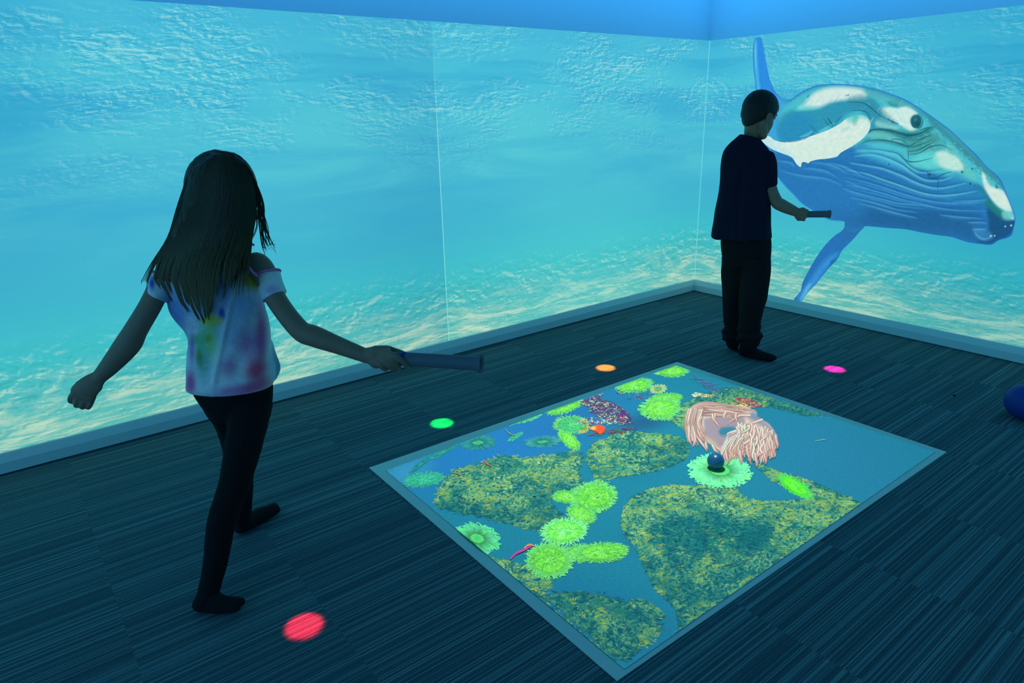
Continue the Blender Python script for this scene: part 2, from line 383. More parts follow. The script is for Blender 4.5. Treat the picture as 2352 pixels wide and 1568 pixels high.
items = [
 (Wa([(600,560),(700,480),(820,470),(860,560),(790,640),(820,800),(700,780)]), (62,170,222), 12, .9),
 (Wa([(830,540),(950,450),(1100,402),(1300,410),(1600,505),(1850,680),(2110,930),(2230,1080),(2290,1240),(2200,1220),(2100,1050),(1950,1010),(1800,960),(1600,880),(1450,830),(1330,770),(1250,790),(1000,700),(860,740),(795,640)]), (74,190,204), 9, 1.),
 (Wa([(795,640),(850,570),(960,545),(1100,515),(1240,488),(1400,500),(1450,600),(1400,700),(1360,640),(1320,570),(1230,590),(1170,650),(1000,720),(850,765),(800,740)]), (46,148,180), 9, .95),
 (Wa([(800,660),(900,590),(1020,620),(980,720),(850,765)]), (40,140,190), 14, .7),
 (Wa([(1440,640),(1560,680),(1740,680),(1780,780),(1650,800),(1500,760),(1400,740)]), (60,160,160), 9, .7),
 (Wa([(965,520),(1020,455),(1120,420),(1250,420),(1340,436),(1350,478),(1280,488),(1150,500),(1050,540),(950,548),(930,540)]), (206,232,226), 7, 1.),
 (Wa([(900,560),(960,530),(1060,545),(960,560)]), (90,215,215), 6, .8),
 (Wa([(1340,400),(1500,455),(1700,555),(1850,670),(1830,700),(1700,600),(1500,500),(1380,470)]), (58,158,178), 7, .8),
 (Wb([(480,290),(560,270),(620,310),(600,335),(520,330)]), (40,140,150), 4, .8),
 (Wb([(430,350),(500,335),(560,345),(640,328),(720,385),(680,410),(662,450),(690,500),(716,508),(660,522),(590,480),(520,440),(460,400)]), (200,234,226), 4, 1.),
 (Wb([(400,430),(470,440),(560,490),(560,510),(480,505),(390,480)]), (150,220,215), 5, .6),
 (Wb([(590,540),(760,540),(900,560),(960,640),(880,690),(700,720),(640,700),(650,620)]), (72,160,160), 6, .6),
 ((*Wb([(712,450)])[0], 13.5, 17, -20), (34,104,120), .22, 1.),
 ((*Wb([(735,445)])[0], 7, 15, -20), (60,150,160), .5, .5),
 (Wb([(870,700),(960,685),(1060,750),(1092,830),(1030,842),(940,822),(850,770)]), (190,232,220), 6, .95),
 (Wb([(640,790),(760,700),(860,700),(900,800),(820,830),(700,820)]), (96,214,212), 8, .7),
 (Wb([(230,690),(340,640),(560,680),(640,770),(720,860),(560,820),(400,760)]), (74,190,216), 10, .7),
 (Wb([(900,500),(1000,530),(1150,690),(1290,830),(1390,940),(1300,900),(1150,760),(1000,600)]), (66,160,168), 5, .8),
 (Wb([(1240,856),(1262,880),(1300,960),(1400,1000),(1430,1040),(1462,1110),(1474,1170),(1400,1148),(1330,1090),(1270,1000),(1245,920)]), (206,232,222), 4, 1.),
 (Wb([(1200,950),(1255,1005),(1330,1105),(1400,1160),(1450,1220),(1400,1236),(1300,1160),(1240,1080)]), (34,124,120), 5, .9),
 (Wb([(1400,1170),(1480,1180),(1500,1240),(1420,1240)]), (120,210,205), 4, .7),
 (Wb([(1280,1140),(1400,1232),(1505,1238),(1480,1340),(1320,1430),(1200,1410),(1290,1300)]), (26,84,130), 6, .95),
 (Wb([(0,1150),(600,1120),(1150,1160),(1250,1300),(1200,1410),(1000,1375),(300,1285),(100,1250)]), (34,98,150), 22, .85),
 (Wb([(0,900),(200,1000),(300,1200),(0,1250),(-300,1150),(-350,900)]), (42,122,186), 25, .7),
 (Wb([(1165,1290),(1260,1300),(1330,1370),(1270,1405),(1190,1370)]), (56,134,190), 5, .7),
 (Wb([(330,505),(480,515),(640,540),(740,530),(840,480),(850,520),(760,570),(640,600),(520,570),(420,545),(340,545)]), (40,126,138), 5, .8),
 (Wb([(280,600),(360,570),(480,580),(600,620),(660,640),(640,665),(540,640),(440,615),(340,620)]), (44,136,150), 4, .7),
 (Wb([(360,520),(500,545),(600,600),(560,620),(440,590),(350,590)]), (110,202,200), 5, .6),
 (Wb([(660,620),(760,570),(860,540),(900,600),(820,650),(720,690),(640,700)]), (62,150,150), 5, .6),
 (Wb([(170,250),(330,240),(480,380),(560,470),(470,470),(380,430),(300,340),(180,330)]), (50,142,164), 6, .6),
 (Wb([(260,180),(420,230),(600,290),(700,350),(620,330),(480,290),(330,240)]), (88,184,190), 5, .6),
 (Wb([(760,350),(900,480),(1060,620),(1250,790),(1390,930),(1440,1040),(1380,960),(1250,850),(1100,720),(950,580),(820,450)]), (56,142,158), 5, .85),
 (Wb([(980,640),(1060,720),(1120,800),(1200,900),(1130,900),(1060,860),(1100,830),(1060,750),(960,690)]), (96,196,192), 5, .8),
 (Wb([(1000,880),(1100,900),(1230,990),(1280,1080),(1100,1100),(900,1080)]), (44,136,186), 10, .7),
]
B = Pic(onwall(.0012)); B.patch(body_out, 2.2, blobs((40,120,184), items))
dark, lite = (22,88,120), (120,216,230)
def groove(P, w=2.2, c=dark, a=.85, l=.6):
    P = np.array(P); B.stroke(P+np.array([0, w*2.4]), w*3.6, (104,208,222) if c == dark else (66,156,214), .0001, l*.55, (.2,1,.2)); B.stroke(P-np.array([0, w*1.3]), w*3., (30,112,150) if c == dark else (26,92,158), .0002, a*.35, (.2,1,.2)); B.stroke(P+np.array([0, w*1.7]), w*1.6, (92,188,224), .0003, l*.75, (.1,1,.1)); B.stroke(P, w*1.35, c, .0006, a*.85, (.1,1,.1))
fam = [([(240,668),(380,672),(500,690),(580,715),(660,800),(760,845),(920,835)],1),
 ([(215,715),(350,702),(480,735),(600,790),(700,862),(800,908),(920,905),(1000,880)],1),
 ([(180,765),(320,790),(450,815),(600,872),(720,930),(860,970),(980,958),(1110,928)],1),
 ([(150,822),(300,850),(440,900),(600,955),(760,1010),(900,1030),(1050,1018),(1200,990)],1),
 ([(130,880),(300,920),(450,965),(600,1015),(760,1060),(900,1085),(1050,1090),(1260,1080)],0),
 ([(150,940),(300,972),(450,1012),(600,1062),(760,1095),(900,1130),(1050,1145),(1280,1150)],0),
 ([(160,990),(300,1030),(450,1062),(560,1090),(700,1102),(860,1120)],0),
 ([(180,1040),(320,1072),(440,1105),(560,1140),(720,1160)],0),
 ([(240,1085),(380,1120),(500,1155),(640,1190),(720,1205)],0),
 ([(900,1180),(1050,1200),(1250,1212)],0), ([(1120,1240),(1280,1245)],0), ([(1160,1298),(1270,1296)],0), ([(1000,1075),(1150,1072),(1280,1060)],0)]
for L, k in fam: groove(Wb(L), 2.0 if k else 2.4, dark if k else (26,92,158), .85 if k else .6, .75 if k else .5)
for j in range(7):
    a_, b_ = np.array(fam[3+j//2][0][:6], float), np.array(fam[4+j//2][0][:6] if len(fam[4+j//2][0]) >= 6 else fam[4+j//2][0]+[fam[4+j//2][0][-1]], float)
    if len(a_) == len(b_): groove(Wb(a_*.5+b_*.5), 1.5, (28,96,160), .5, .35)
for L in ([(0,760),(150,800),(300,880)],): groove(Wb(L), 3, (30,100,165), .6, .5)
for L in ([(180,175),(300,195),(330,230)],[(400,242),(500,250),(620,275),(720,330)],[(200,255),(300,290),(420,315),(560,330),(660,352),(760,400)],[(480,190),(620,205),(720,240),(800,290)],[(760,420),(900,470),(1050,500)],[(780,350),(900,400),(1000,430)]): groove(Wc(L), 2.4, (30,104,172), .45, .4)
for L, w in (([(300,560),(350,522),(420,512),(520,525),(640,558),(740,545),(830,495)], 4.2),([(590,540),(650,560),(740,548)], 5.),([(270,625),(360,598),(460,600),(560,620),(650,648),(720,610),(830,560)], 2.4),([(640,690),(720,680),(800,640),(870,600)], 1.8),([(650,715),(740,700),(830,650),(920,640),(1000,680)], 2.),([(650,600),(740,590),(840,550)],1.6),([(640,660),(730,640),(850,590)],1.6),([(570,715),(640,765),(720,770),(845,740)], 2.2),([(650,690),(648,760)],1.4),([(160,290),(280,300),(350,340),(420,400),(475,432)], 2.),([(480,425),(530,455),(575,470)], 2.6),([(180,365),(260,360),(320,380),(350,430)], 1.6),([(500,610),(530,590),(600,600),(650,640)],1.6),([(740,520),(800,500),(840,500)],2),([(800,850),(820,900),(880,905),(890,960)],2.4),([(870,900),(930,870),(1000,850)],2),([(880,960),(890,1010)],1.2),([(0,415),(30,460),(50,490)],2.4),([(690,395),(740,400),(765,450),(745,500),(700,495)],1.3)):
    B.stroke(Wb(L), w*1.25, (20,88,104), .0006, .95)
for (x, y, r) in ((1080,852,4.5),(1160,826,3.6),(1145,946,4.2),(1355,975,4.),(1352,960,3.),(495,790,3.),(820,870,5.),(1180,960,2.6)):
    u, v = Wb([(x, y)])[0]; B.stroke([(u-r*.7, v), (u, v+.2), (u+r*.7, v)], r*1.2, (20,80,96), .0007, .95, (.3,1,.3))
for (x, y, r) in ((1425,1288,2.2),(1472,1280,2.6),(1480,1225,2.5),(1310,1365,3.),(1340,1362,2.)):
    u, v = Wb([(x, y)])[0]; B.stroke([(u-r, v), (u, v+.2), (u+r, v)], r*1.5, (170,225,230), .0007, .9, (.4,1,.4))
B.stroke(Wb([(1180,1330),(1210,1370),(1260,1390),(1320,1370)]), 5, (92,170,215), .0007, .6)
# mottling of the head
for k in range(320):
    q = random.random(); cx = 300+q*1120; cy = 300+q*620+random.uniform(-150, 190)*(1-.55*q); u, v = Wb([(cx, cy)])[0]
    if sdist(np.array([(u, v)]), np.array(body_out))[0] < 6 or abs(cx-712) < 60 and abs(cy-450) < 75: continue
    a_ = .55+random.uniform(-.5, .5); l_ = random.uniform(1.5, 6)
    B.stroke([(u-l_*math.cos(a_), v-l_*math.sin(a_)), (u, v+random.uniform(-1, 1)), (u+l_*math.cos(a_), v+l_*math.sin(a_))], random.uniform(1., 3.2), random.choice([(36,124,140),(120,212,210),(60,160,168),(40,140,160),(150,226,220)]), .0004, random.uniform(.10, .3), (.2,1,.2), True, 2)
# light streaks on the back
for k in range(26):
    x = 940+k*14+random.uniform(-6, 6); y = 535-k*2+random.uniform(-10, 10)
    B.stroke(Wa([(x, y), (x+18, y-24), (x+40, y-42)]), 2.2, (226,240,236) if k % 3 else (110,205,210), .0005, .35)
for k in range(12):
    x = 400+random.uniform(0, 260); y = 330+random.uniform(0, 140)
    B.stroke(Wb([(x, y), (x+14, y-26), (x+40, y-60)]), 1.6, (190,236,232), .0005, .4)
for L in ([(1080,610),(1110,650),(1140,668)],[(990,650),(1030,690),(1050,695)],[(975,480),(985,470),(992,462)],[(1215,470),(1240,462),(1235,470)],[(1150,660),(1175,620),(1200,600)]): B.stroke(Wa(L), 3.4, (30,110,150), .0006, .7)
for L in ([(1050,700),(1090,680),(1150,640)],[(930,730),(980,715),(1010,690)]): B.stroke(Wa(L), 6, (90,205,215), .0004, .7)
# speckled rim of the head
for k in range(60):
    q = random.random(); u, v = Wb([(780+q*640, 420+q*560+random.uniform(-10, 60))])[0]
    B.stroke([(u-2, v-1), (u, v), (u+2.5, v+2)], random.uniform(1.2, 2.6), random.choice([(36,120,130),(130,212,208),(50,140,150)]), .0008, .6, (.3,1,.3))
rim = Wa([(870,502),(905,474),(950,443),(1020,411),(1100,398),(1200,397),(1300,406),(1400,426),(1500,456),(1600,496),(1700,556),(1800,626),(1880,686),(1960,761),(2050,846),(2110,916),(2190,986),(2225,1051),(2260,1141),(2290,1216),(2296,1250),(2284,1310),(2263,1358),(2190,1383),(2145,1410),(2080,1406),(1990,1393),(1900,1363)])
B.stroke(rim, 2.6, (36,108,206), .0009, .75, (1,.9,.7))
B.stroke(Wc([(200,360),(260,430),(330,500),(400,575),(500,640),(600,700),(660,725),(765,735)]), 3, (46,130,214), .0009, .5, (1,1,1))
ob = B.build('body', M['whale'], None)
def sub(pic, name, lab=None):
    o = pic.build(name, M['whale'], None); o.parent = whale; o.matrix_parent_inverse = Matrix.Translation(-whale.location)
    if lab: o['label'] = lab
    return o
ob.parent = whale; ob.matrix_parent_inverse = Matrix.Translation(-whale.location)
E_ = Pic(onwall(.0024)); ex, ey = Wb([(712,450)])[0]
E_.patch([(ex+11*math.cos(a)-3*math.sin(a), ey+14.5*math.sin(a)+1.5*math.cos(a)) for a in np.linspace(0, 2*math.pi, 14, endpoint=False)], 1.5, blobs((30,98,116), [((ex-2, ey-5, 5, 5, 0), (60,140,150), .6, .5), ((ex+3, ey+5, 6, 7, 0), (22,80,100), .6, .8)]), 0, 0)
sub(E_, 'eye')
F1 = Pic(onwall(.0024))
fo = Wa([(676,728),(735,725),(770,750),(840,765),(930,755),(1000,725),(1100,690),(1180,650),(1230,612),(1300,592),(1352,600),(1378,640),(1370,690),(1330,740),(1260,790),(1190,830),(1165,855),(1100,868),(1050,872),(1000,884),(985,896),(962,889),(943,893),(936,920),(910,902),(880,860),(820,835),(760,810),(710,775)])
F1.patch(fo, 2.2, blobs((208,234,224), [(Wa([(1230,560),(1380,560),(1390,650),(1330,610),(1240,640)]), (96,206,206), 6, .8), (Wa([(1270,590),(1300,600),(1290,650),(1265,655)]), (70,180,180), 3, .6), (Wa([(1240,660),(1190,690),(1200,700),(1250,680)]), (150,215,210), 3, .6), (Wa([(1100,870),(1180,850),(1330,745),(1390,640),(1400,800),(1100,900)]), (150,220,222), 5, .6), (Wa([(680,720),(800,780),(900,860),(850,870),(700,800)]), (176,226,232), 5, .6)]), 0, 0)
for k in range(14):
    x = 760+k*40; F1.stroke(Wa([(x, 770-k*4), (x+60, 790-k*8), (x+120, 760-k*12)]), 7, (206,232,226) if k % 2 else (236,244,236), .0003, .3)
sub(F1, 'flipper', 'white flipper raised along its flank')
F2 = Pic(onwall(.0006))
f2 = Wc([(790,740),(860,760),(960,782),(920,830),(870,890),(810,950),(760,1000),(735,1050),(715,1085),(650,1150),(600,1210),(560,1260),(520,1310),(470,1360),(420,1420),(400,1452),(325,1444),(385,1370),(405,1290),(450,1200),(500,1110),(550,1030),(610,950),(690,870),(750,830),(782,790)])
F2.patch(f2, 1.6, blobs((40,114,184), [(Wc([(800,760),(940,790),(800,900),(760,860)]), (44,112,166), 10, .8), (Wc([(640,1060),(720,1020),(700,1080),(600,1180),(540,1280),(400,1440),(370,1420),(480,1260),(560,1140)]), (56,150,220), 8, .85), (Wc([(440,1330),(480,1300),(430,1400),(390,1440)]), (96,186,226), 5, .9), (Wc([(660,1090),(715,1070),(690,1110),(650,1150)]), (30,104,164), 4, .8)]), 0, 0)
sub(F2, 'flipper', 'blue shaded flipper hanging down to the sea bed')
F3 = Pic(onwall(.0006))
f3 = Wa([(658,470),(650,380),(641,300),(636,200),(640,135),(652,103),(672,97),(690,108),(698,160),(707,230),(724,310),(747,390),(777,450),(820,490),(885,500),(860,540),(760,580),(690,560)])
F3.patch(f3, 2.0, blobs((44,142,226), [(Wa([(640,140),(655,110),(665,300),(680,450),(660,450),(645,300)]), (80,186,226), 3, .8), (Wa([(680,450),(780,470),(860,520),(760,580),(680,560)]), (72,166,232), 8, .8)]), 0, 0)
F3.stroke(Wa([(662,480),(650,380),(640,300),(636,200),(640,135),(655,104)]), 2.4, (30,120,205), .0004, .7, (1,1,1)); F3.stroke(Wa([(652,300),(648,200),(655,120)]), 2, (120,215,230), .0005, .7)
F3.stroke(Wa([(700,160),(724,310),(747,390),(777,450),(820,488),(880,500)]), 2.4, (44,124,222), .0004, .8, (1,1,1))
sub(F3, 'tail_fluke')

# ------------------------------------------------------------------ white floor mat and the reef shown on it
mc = np.array([-2.46454, -1.73612]); ha, hb, an = .99751, .73325, -.0121726
MZ = .004
mat = empty('floor_mat', (mc[0], mc[1], 0)); mat.rotation_euler[2] = an
tag(mat, 'pale floor mat on the carpet showing a projected reef of green anemones', 'mat')
bm = bmesh.new(); V, F = box(-ha, ha, -hb, hb, .0005, MZ)
vv = [bm.verts.new(v) for v in V]; [bm.faces.new([vv[i] for i in f]) for f in F]
bmesh.ops.bevel(bm, geom=[e for e in bm.edges], offset=.0012, segments=2, affect='EDGES')
me = bpy.data.meshes.new('sheet'); bm.to_mesh(me); bm.free()
t = NT('mat vinyl'); t.principled((.58,.70,.66,1), .42, .35); M['mat'] = t.m
link('sheet', me, M['mat'], mat, smooth=False)
def painted(name, rock=0, rough=.55):
    t = NT(name); a = t.n('Attribute', attribute_name='paint'); p = t.pos(); al = a.outputs['Alpha']; c = a.outputs['Color']
    if rock:
        v = t.comb(t.math('MULTIPLY', p[0], 1.), t.math('MULTIPLY', p[1], 1.))
        n1 = t.noise(v, 26., 7, .7, 2.2); n2 = t.noise(v, 85., 4, .7, 1.2); n3 = t.noise(v, 8., 4, .55, .8)
        rg = t.math('SUBTRACT', 1., t.step(ridge(t, n1), 0., .05))
        lum = t.math('ADD', t.math('MULTIPLY', t.step(n1, .40, .66), .8), t.math('MULTIPLY', t.step(n2, .45, .65), .35))
        lum = t.math('MULTIPLY', lum, t.math('ADD', .35, t.math('MULTIPLY', t.step(n3, .3, .6), .8)))
        lum = t.math('ADD', t.math('MULTIPLY', lum, .8), t.math('MULTIPLY', rg, .28), clamp=True)
        dk = t.ramp(lum, [(0,(.006,.10,.15)),(.22,(.012,.17,.17)),(.45,(.07,.29,.17)),(.7,(.27,.46,.16)),(1,(.60,.66,.28))])
        sep = t.n('SeparateColor'); t.put(sep.inputs[0], c)     # red channel = how much lit algae
        shade = t.ramp(lum, [(0,(.004,.08,.13)),(.5,(.012,.15,.15)),(.85,(.05,.27,.15)),(1,(.16,.38,.16))])
        c = t.mix(sep.outputs[0], shade, dk)
        nn = t.noise(v, 30., 5, .7, .5)
        al = t.step(t.math('ADD', al, t.math('MULTIPLY', t.math('SUBTRACT', nn, .5), 1.9)), .22, .66)
    else:
        n2 = t.noise(t.comb(p[0], p[1]), 130., 3, .6, .6)
        mx = t.n('VectorMath', operation='SCALE'); t.put(mx.inputs[0], c); t.put(mx.inputs['Scale'], t.math('ADD', .72, t.math('MULTIPLY', n2, .56))); c = mx.outputs[0]
    b = t.n('BsdfDiffuse'); t.put(b.inputs[0], c); tr = t.n('BsdfTransparent'); ms = t.n('MixShader')
    t.put(ms.inputs[0], al); t.t.links.new(tr.outputs[0], ms.inputs[1]); t.t.links.new(b.outputs[0], ms.inputs[2]); t.t.links.new(ms.outputs[0], t.out.inputs[0])
    return t.m
M['reef'] = painted('reef picture'); M['rock'] = painted('reef rock', 1)
def onmat(z):
    ca, sa = math.cos(-an), math.sin(-an)
    def f(u, v, lift):
        q = fl(u, v, MZ+z+lift); x, y = q[0]-mc[0], q[1]-mc[1]
        return (ca*x-sa*y, sa*x+ca*y, MZ+z+lift)
    return f
PICQ = [(885,1080),(1552,838),(2150,1037),(1434,1538)]
def lerpq(a, b, n): return [tuple(np.array(a)+(np.array(b)-np.array(a))*k/n) for k in range(n)]
quad = lerpq(PICQ[0], PICQ[1], 30)+lerpq(PICQ[1], PICQ[2], 30)+lerpq(PICQ[2], PICQ[3], 30)+lerpq(PICQ[3], PICQ[0], 30)
G = Pic(onmat(.0004))
G.patch(quad, 7., blobs((30,114,142), [((1150,1020,330,95,-20), (34,108,172), .9, .95), ((1330,960,150,60,-15), (36,96,150), .9, .6), ((930,1085,70,30,-20), (60,140,180), .9, .6),
   ((1900,1050,240,110,15), (36,110,148), .9, .8), ((1400,1420,200,90,20), (24,100,140), .9, .7), ((1450,1060,90,40,0), (20,90,125), .9, .5), ((1560,1230,120,50,0), (16,84,120), .9, .8), ((1480,970,70,24,-10), (34,76,120), .9, .8)]))
gp = G.build('reef_picture', M['reef'], mat)
def inside_pic(P): return sdist(np.array(P), np.array(quad))
def clip_px(P, m=1.5):
    """pull points that leave the picture back onto its edge"""
    P = np.array(P, float); Q = np.array(quad); d = sdist(P, Q)
    for i in np.where(d < m)[0]:
        best = None
        for k in range(len(Q)):
            a, b = Q[k], Q[(k+1)%len(Q)]; e = b-a; q = np.clip(((P[i]-a)@e)/(e@e), 0, 1); c = a+e*q; r = np.linalg.norm(P[i]-c)
            if best is None or r < best[0]: best = (r, c)
        ctr = Q.mean(0); n = ctr-best[1]; P[i] = best[1]+n/np.linalg.norm(n)*m
    return P
def rock(poly, litpoly=None, dark=(), soft=9, step=5., lift=.0, name='rock'):
    rock.n = getattr(rock, 'n', 0)+1; g = Pic(onmat(.0008+lift+.00004*rock.n))
    P = clip_px(smooth_poly(poly, True, 3))
    def col(Q):
        c = np.ones((len(Q), 4)); k = np.full(len(Q), .80)
        for dp, st in dark:
            k = k*(1-st*sm(sdist(Q, smooth_poly(dp, True, 3)), -12, 14))
        c[:,0] = k; e = sm(sdist(Q, P), -1, soft)
        dq = inside_pic(Q); e = np.where(dq < 4, np.maximum(e, .8), e)
        c[:,3] = e; return c
    g.patch(P, step, col); g.mi = 1; g.inc = 3e-6; g.mod = 200; g.k = 8
    lo, hi = P.min(0), P.max(0); rn = random.Random(rock.n*17); area = (hi-lo).prod(); n = int(area/34)
    Q = np.array([(rn.uniform(lo[0], hi[0]), rn.uniform(lo[1], hi[1])) for _ in range(n)]); cc = col(Q); dd = sdist(Q, P); ip = inside_pic(Q)
    for i in range(n):
        if dd[i] < 1.5 or ip[i] < 4: continue
        x, y = Q[i]; v1 = noise.noise(Vector((x*.016, y*.03, rock.n))); lum = .47+noise.noise(Vector((x*.03, y*.055, 5.+rock.n)))*1.0+noise.noise(Vector((x*.010, y*.018, 9.+rock.n)))*1.0+(cc[i,0]-.55)*.9-.06
        if dd[i] < soft*1.2: lum += .12
        ang = -.35+v1*3.2+rn.uniform(-.5, .5); L = rn.uniform(2, 8); cx, sy = math.cos(ang), math.sin(ang)*.6
        if lum > .62: c_ = rn.choice([(176,200,100),(160,190,84),(140,186,90),(180,200,110),(110,176,100)]); al = .5
        elif lum > .35: c_ = rn.choice([(100,156,86),(70,146,104),(128,164,84),(40,120,108),(30,108,116)]); al = .5
        else: c_ = rn.choice([(22,96,122),(30,110,118),(40,126,120),(18,88,112)]); al = .6
        b_ = rn.uniform(-.35, .35)*L
        g.stroke([(x-L*cx, y-L*sy), (x+b_*sy, y-b_*cx*.6), (x+L*cx, y+L*sy)], rn.uniform(1.3, 3.2), c_, .00002+.000012*(i%2), al, (.3,1,.3), True, 2)
    return g.build(name, M['rock'], gp, M['reef'])
rock([(1000,1125),(1020,1090),(1060,1066),(1100,1058),(1150,1040),(1200,1046),(1260,1040),(1325,1032),(1348,1048),(1335,1085),(1350,1125),(1300,1130),(1272,1150),(1300,1190),(1300,1215),(1240,1222),(1180,1212),(1100,1192),(1040,1180),(995,1165)], dark=[([(1000,1160),(1080,1150),(1180,1165),(1260,1150),(1310,1210),(1180,1230),(1050,1200)], .75), ([(1180,1110),(1250,1090),(1340,1100),(1350,1140),(1230,1140)], .5)], soft=16)
rock([(1345,1038),(1365,1015),(1400,1000),(1440,987),(1500,992),(1560,1000),(1585,1025),(1570,1060),(1500,1085),(1420,1098),(1375,1107),(1356,1082),(1344,1058)], dark=[([(1480,1030),(1600,1010),(1600,1060),(1500,1090)], .6)], soft=6)
rock([(1424,1195),(1436,1155),(1470,1128),(1520,1114),(1590,1112),(1690,1116),(1712,1140),(1790,1148),(1880,1140),(1950,1160),(1975,1180),(1900,1235),(1840,1275),(1680,1390),(1570,1455),(1548,1400),(1500,1350),(1474,1295),(1450,1250),(1428,1222)], dark=[([(1495,1205),(1560,1185),(1700,1190),(1775,1205),(1745,1265),(1660,1275),(1560,1262),(1500,1240)], 1.), ([(1470,1280),(1800,1260),(1700,1400),(1560,1460),(1520,1380)], .55), ([(1480,1345),(1600,1340),(1560,1460)], .4)], soft=7)
rock([(1225,1362),(1270,1355),(1340,1350),(1420,1368),(1480,1395),(1525,1430),(1515,1462),(1470,1500),(1420,1520),(1330,1450),(1270,1400)], dark=[([(1220,1350),(1540,1350),(1520,1520),(1300,1480)], .6)], soft=22)
rock([(1122,1278),(1180,1288),(1218,1302),(1262,1325),(1272,1342),(1240,1366),(1210,1352),(1165,1320)], soft=5)
rock([(1530,958),(1570,925),(1620,902),(1680,888),(1750,900),(1850,935),(1900,955),(1850,957),(1780,940),(1700,930),(1610,965),(1600,1000),(1570,990)], dark=[([(1640,880),(1900,950),(1850,970),(1680,920)], .55)], soft=9)
rock([(1728,1058),(1790,1080),(1850,1098),(1920,1126),(1990,1160),(1968,1180),(1900,1168),(1840,1142),(1790,1114),(1750,1086)], dark=[([(1730,1040),(1990,1140),(1990,1165),(1800,1095)], .4)], soft=3)
rock([(1440,1382),(1470,1372),(1500,1385),(1530,1412),(1512,1425),(1470,1412)], dark=[([(1430,1370),(1540,1370),(1540,1430),(1430,1430)], .3)], soft=4, lift=.0002)

def anemone(u, v, ru, rv, rot=0, n=70, tl=.35, body=(126,226,92), tip=(120,236,150), mid=(150,232,90), ring=0, fade=1., lift=0., arc=(0,360), bend=.6, lab=None, w=.075):
    """one anemone of the picture: an oval disc with a fringe of curling tentacles, drawn flat"""
    g = Pic(onmat(.0014+lift*.5)); g.inc = 2.5e-6; ca, sa = math.cos(math.radians(rot)), math.sin(math.radians(rot))
    def E(r, a): x, y = r*ru*math.cos(a), r*rv*math.sin(a); return (u+x*ca-y*sa, v+x*sa+y*ca)
    rnd = random.Random(int(u*7+v)); bgc = (22,104,140)
    f = lambda c: tuple(bgc[i]+(c[i]-bgc[i])*fade for i in range(3))
    layers = ((.62 if not ring else .45, 1.0), (.5 if not ring else .30, .88), (.35 if not ring else .2, .76))
    for li, (r0, r1) in enumerate(layers):
        m = int(n*1.35*(1-.25*li))
        for k in range(m):
            a = math.radians(arc[0])+math.radians(arc[1]-arc[0])*(k+rnd.uniform(-.4,.4))/m
            L = r1*(1+rnd.uniform(-.10, .12)); b = bend*rnd.uniform(-1, 1)*.35
            P = clip_px([E(r0, a), E(r0+(L-r0)*.4, a+b*.3), E(r0+(L-r0)*.75, a+b*.5), E(L, a+b)])
            sh = rnd.uniform(.72, 1.05); c0 = tuple(x*sh for x in body); 
            g.stroke(P, max(1.1, w*rv*rnd.uniform(.8, 1.3)), f(tuple(x*(.58 if ring else .88) for x in c0)), .0002*li+.00002*(k%5), 1, (1.15, 1., .35), False, 3, f(tuple(min(255, x*rnd.uniform(.85, 1.05)) for x in tip)))
    if not ring:
        P = clip_px([E(.72*(1+rnd.uniform(-.04,.04)), a) for a in np.linspace(0, 2*math.pi, 26, endpoint=False)]); cu, cv = E(0, 0)
        g.patch(P, max(2., rv*.12), blobs(f(body), [((cu, cv, ru*.5, rv*.5, rot), f(mid), .9, .8), ((cu+ru*.05, cv-rv*.03, ru*.3, rv*.3, rot), f(tip), .5, .6), ((cu+ru*.05, cv, ru*.12, rv*.12, rot), f((90,170,70)), .6, .8)]), 0, 3.)
        for k in range(int(n*1.6)):
            a = rnd.uniform(0, 6.283); q0 = rnd.uniform(.12, .72); q1 = q0+rnd.uniform(.10, .2)
            g.stroke(clip_px([E(q0, a), E((q0+q1)/2, a+.05), E(q1, a+rnd.uniform(-.1,.1))]), max(1., rv*.05), f(tuple(min(255, x*rnd.uniform(.82, 1.14)) for x in body)), 0, .6, (1,1,.3), True, 2)
    else:
        P = clip_px([E(.34, a) for a in np.linspace(0, 2*math.pi, 20, endpoint=False)])
        g.patch(P, 3., blobs(f((84,196,110)), [((u, v, ru*.2, rv*.2, rot), f((50,150,110)), .8, .5)]), 0, 2.)
    o = g.build('sea_anemone', M['reef'], gp)
    if lab: o['label'] = lab
    return o
green = dict(body=(106,206,84), tip=(112,216,128), mid=(138,216,82))
anemone(1542,851,40,16,0,70,**green)
anemone(1457,885,44,18,-6,80,**green)
anemone(1512,893,20,11,-8,40,body=(170,200,110),tip=(190,230,170),ring=1,lab='small pale ring shaped anemone')
anemone(1528,915,40,14,-4,70,**green)
anemone(1517,938,48,27,-3,90,lift=.0008,**green)
anemone(1296,933,44,17,-18,80,**green)
anemone(1206,961,38,9,-14,50,body=(86,200,130),tip=(100,220,170),mid=(90,200,130))
anemone(1312,975,42,22,0,80,body=(70,180,120),tip=(110,205,130),mid=(50,150,110),lab='darker green anemone with a yellowish rim')
anemone(1340,978,14,18,10,30,body=(180,190,90),tip=(196,200,120),ring=1,lift=.0008,lab='yellowish folded rim')
anemone(1308,1010,32,16,42,60,lift=.0008,**green)
anemone(1247,1014,44,14,-4,60,body=(60,160,150),tip=(90,190,190),mid=(50,140,150),fade=.7,ring=1)
anemone(1098,1016,42,18,-4,70,body=(50,160,150),tip=(70,180,170),mid=(50,150,150),fade=.7,ring=1)
anemone(974,1101,48,18,-8,70,body=(60,190,140),tip=(80,200,170),mid=(60,180,140),fade=.8)
anemone(1019,1036,36,7,-30,40,body=(50,170,140),tip=(70,190,170),mid=(60,180,140),fade=.65)
anemone(966,1066,34,7,-40,40,body=(50,160,150),tip=(70,180,170),mid=(60,170,150),fade=.55)
anemone(1184,1003,20,6,-28,30,body=(60,190,140),tip=(80,210,170),mid=(60,190,140),fade=.8)
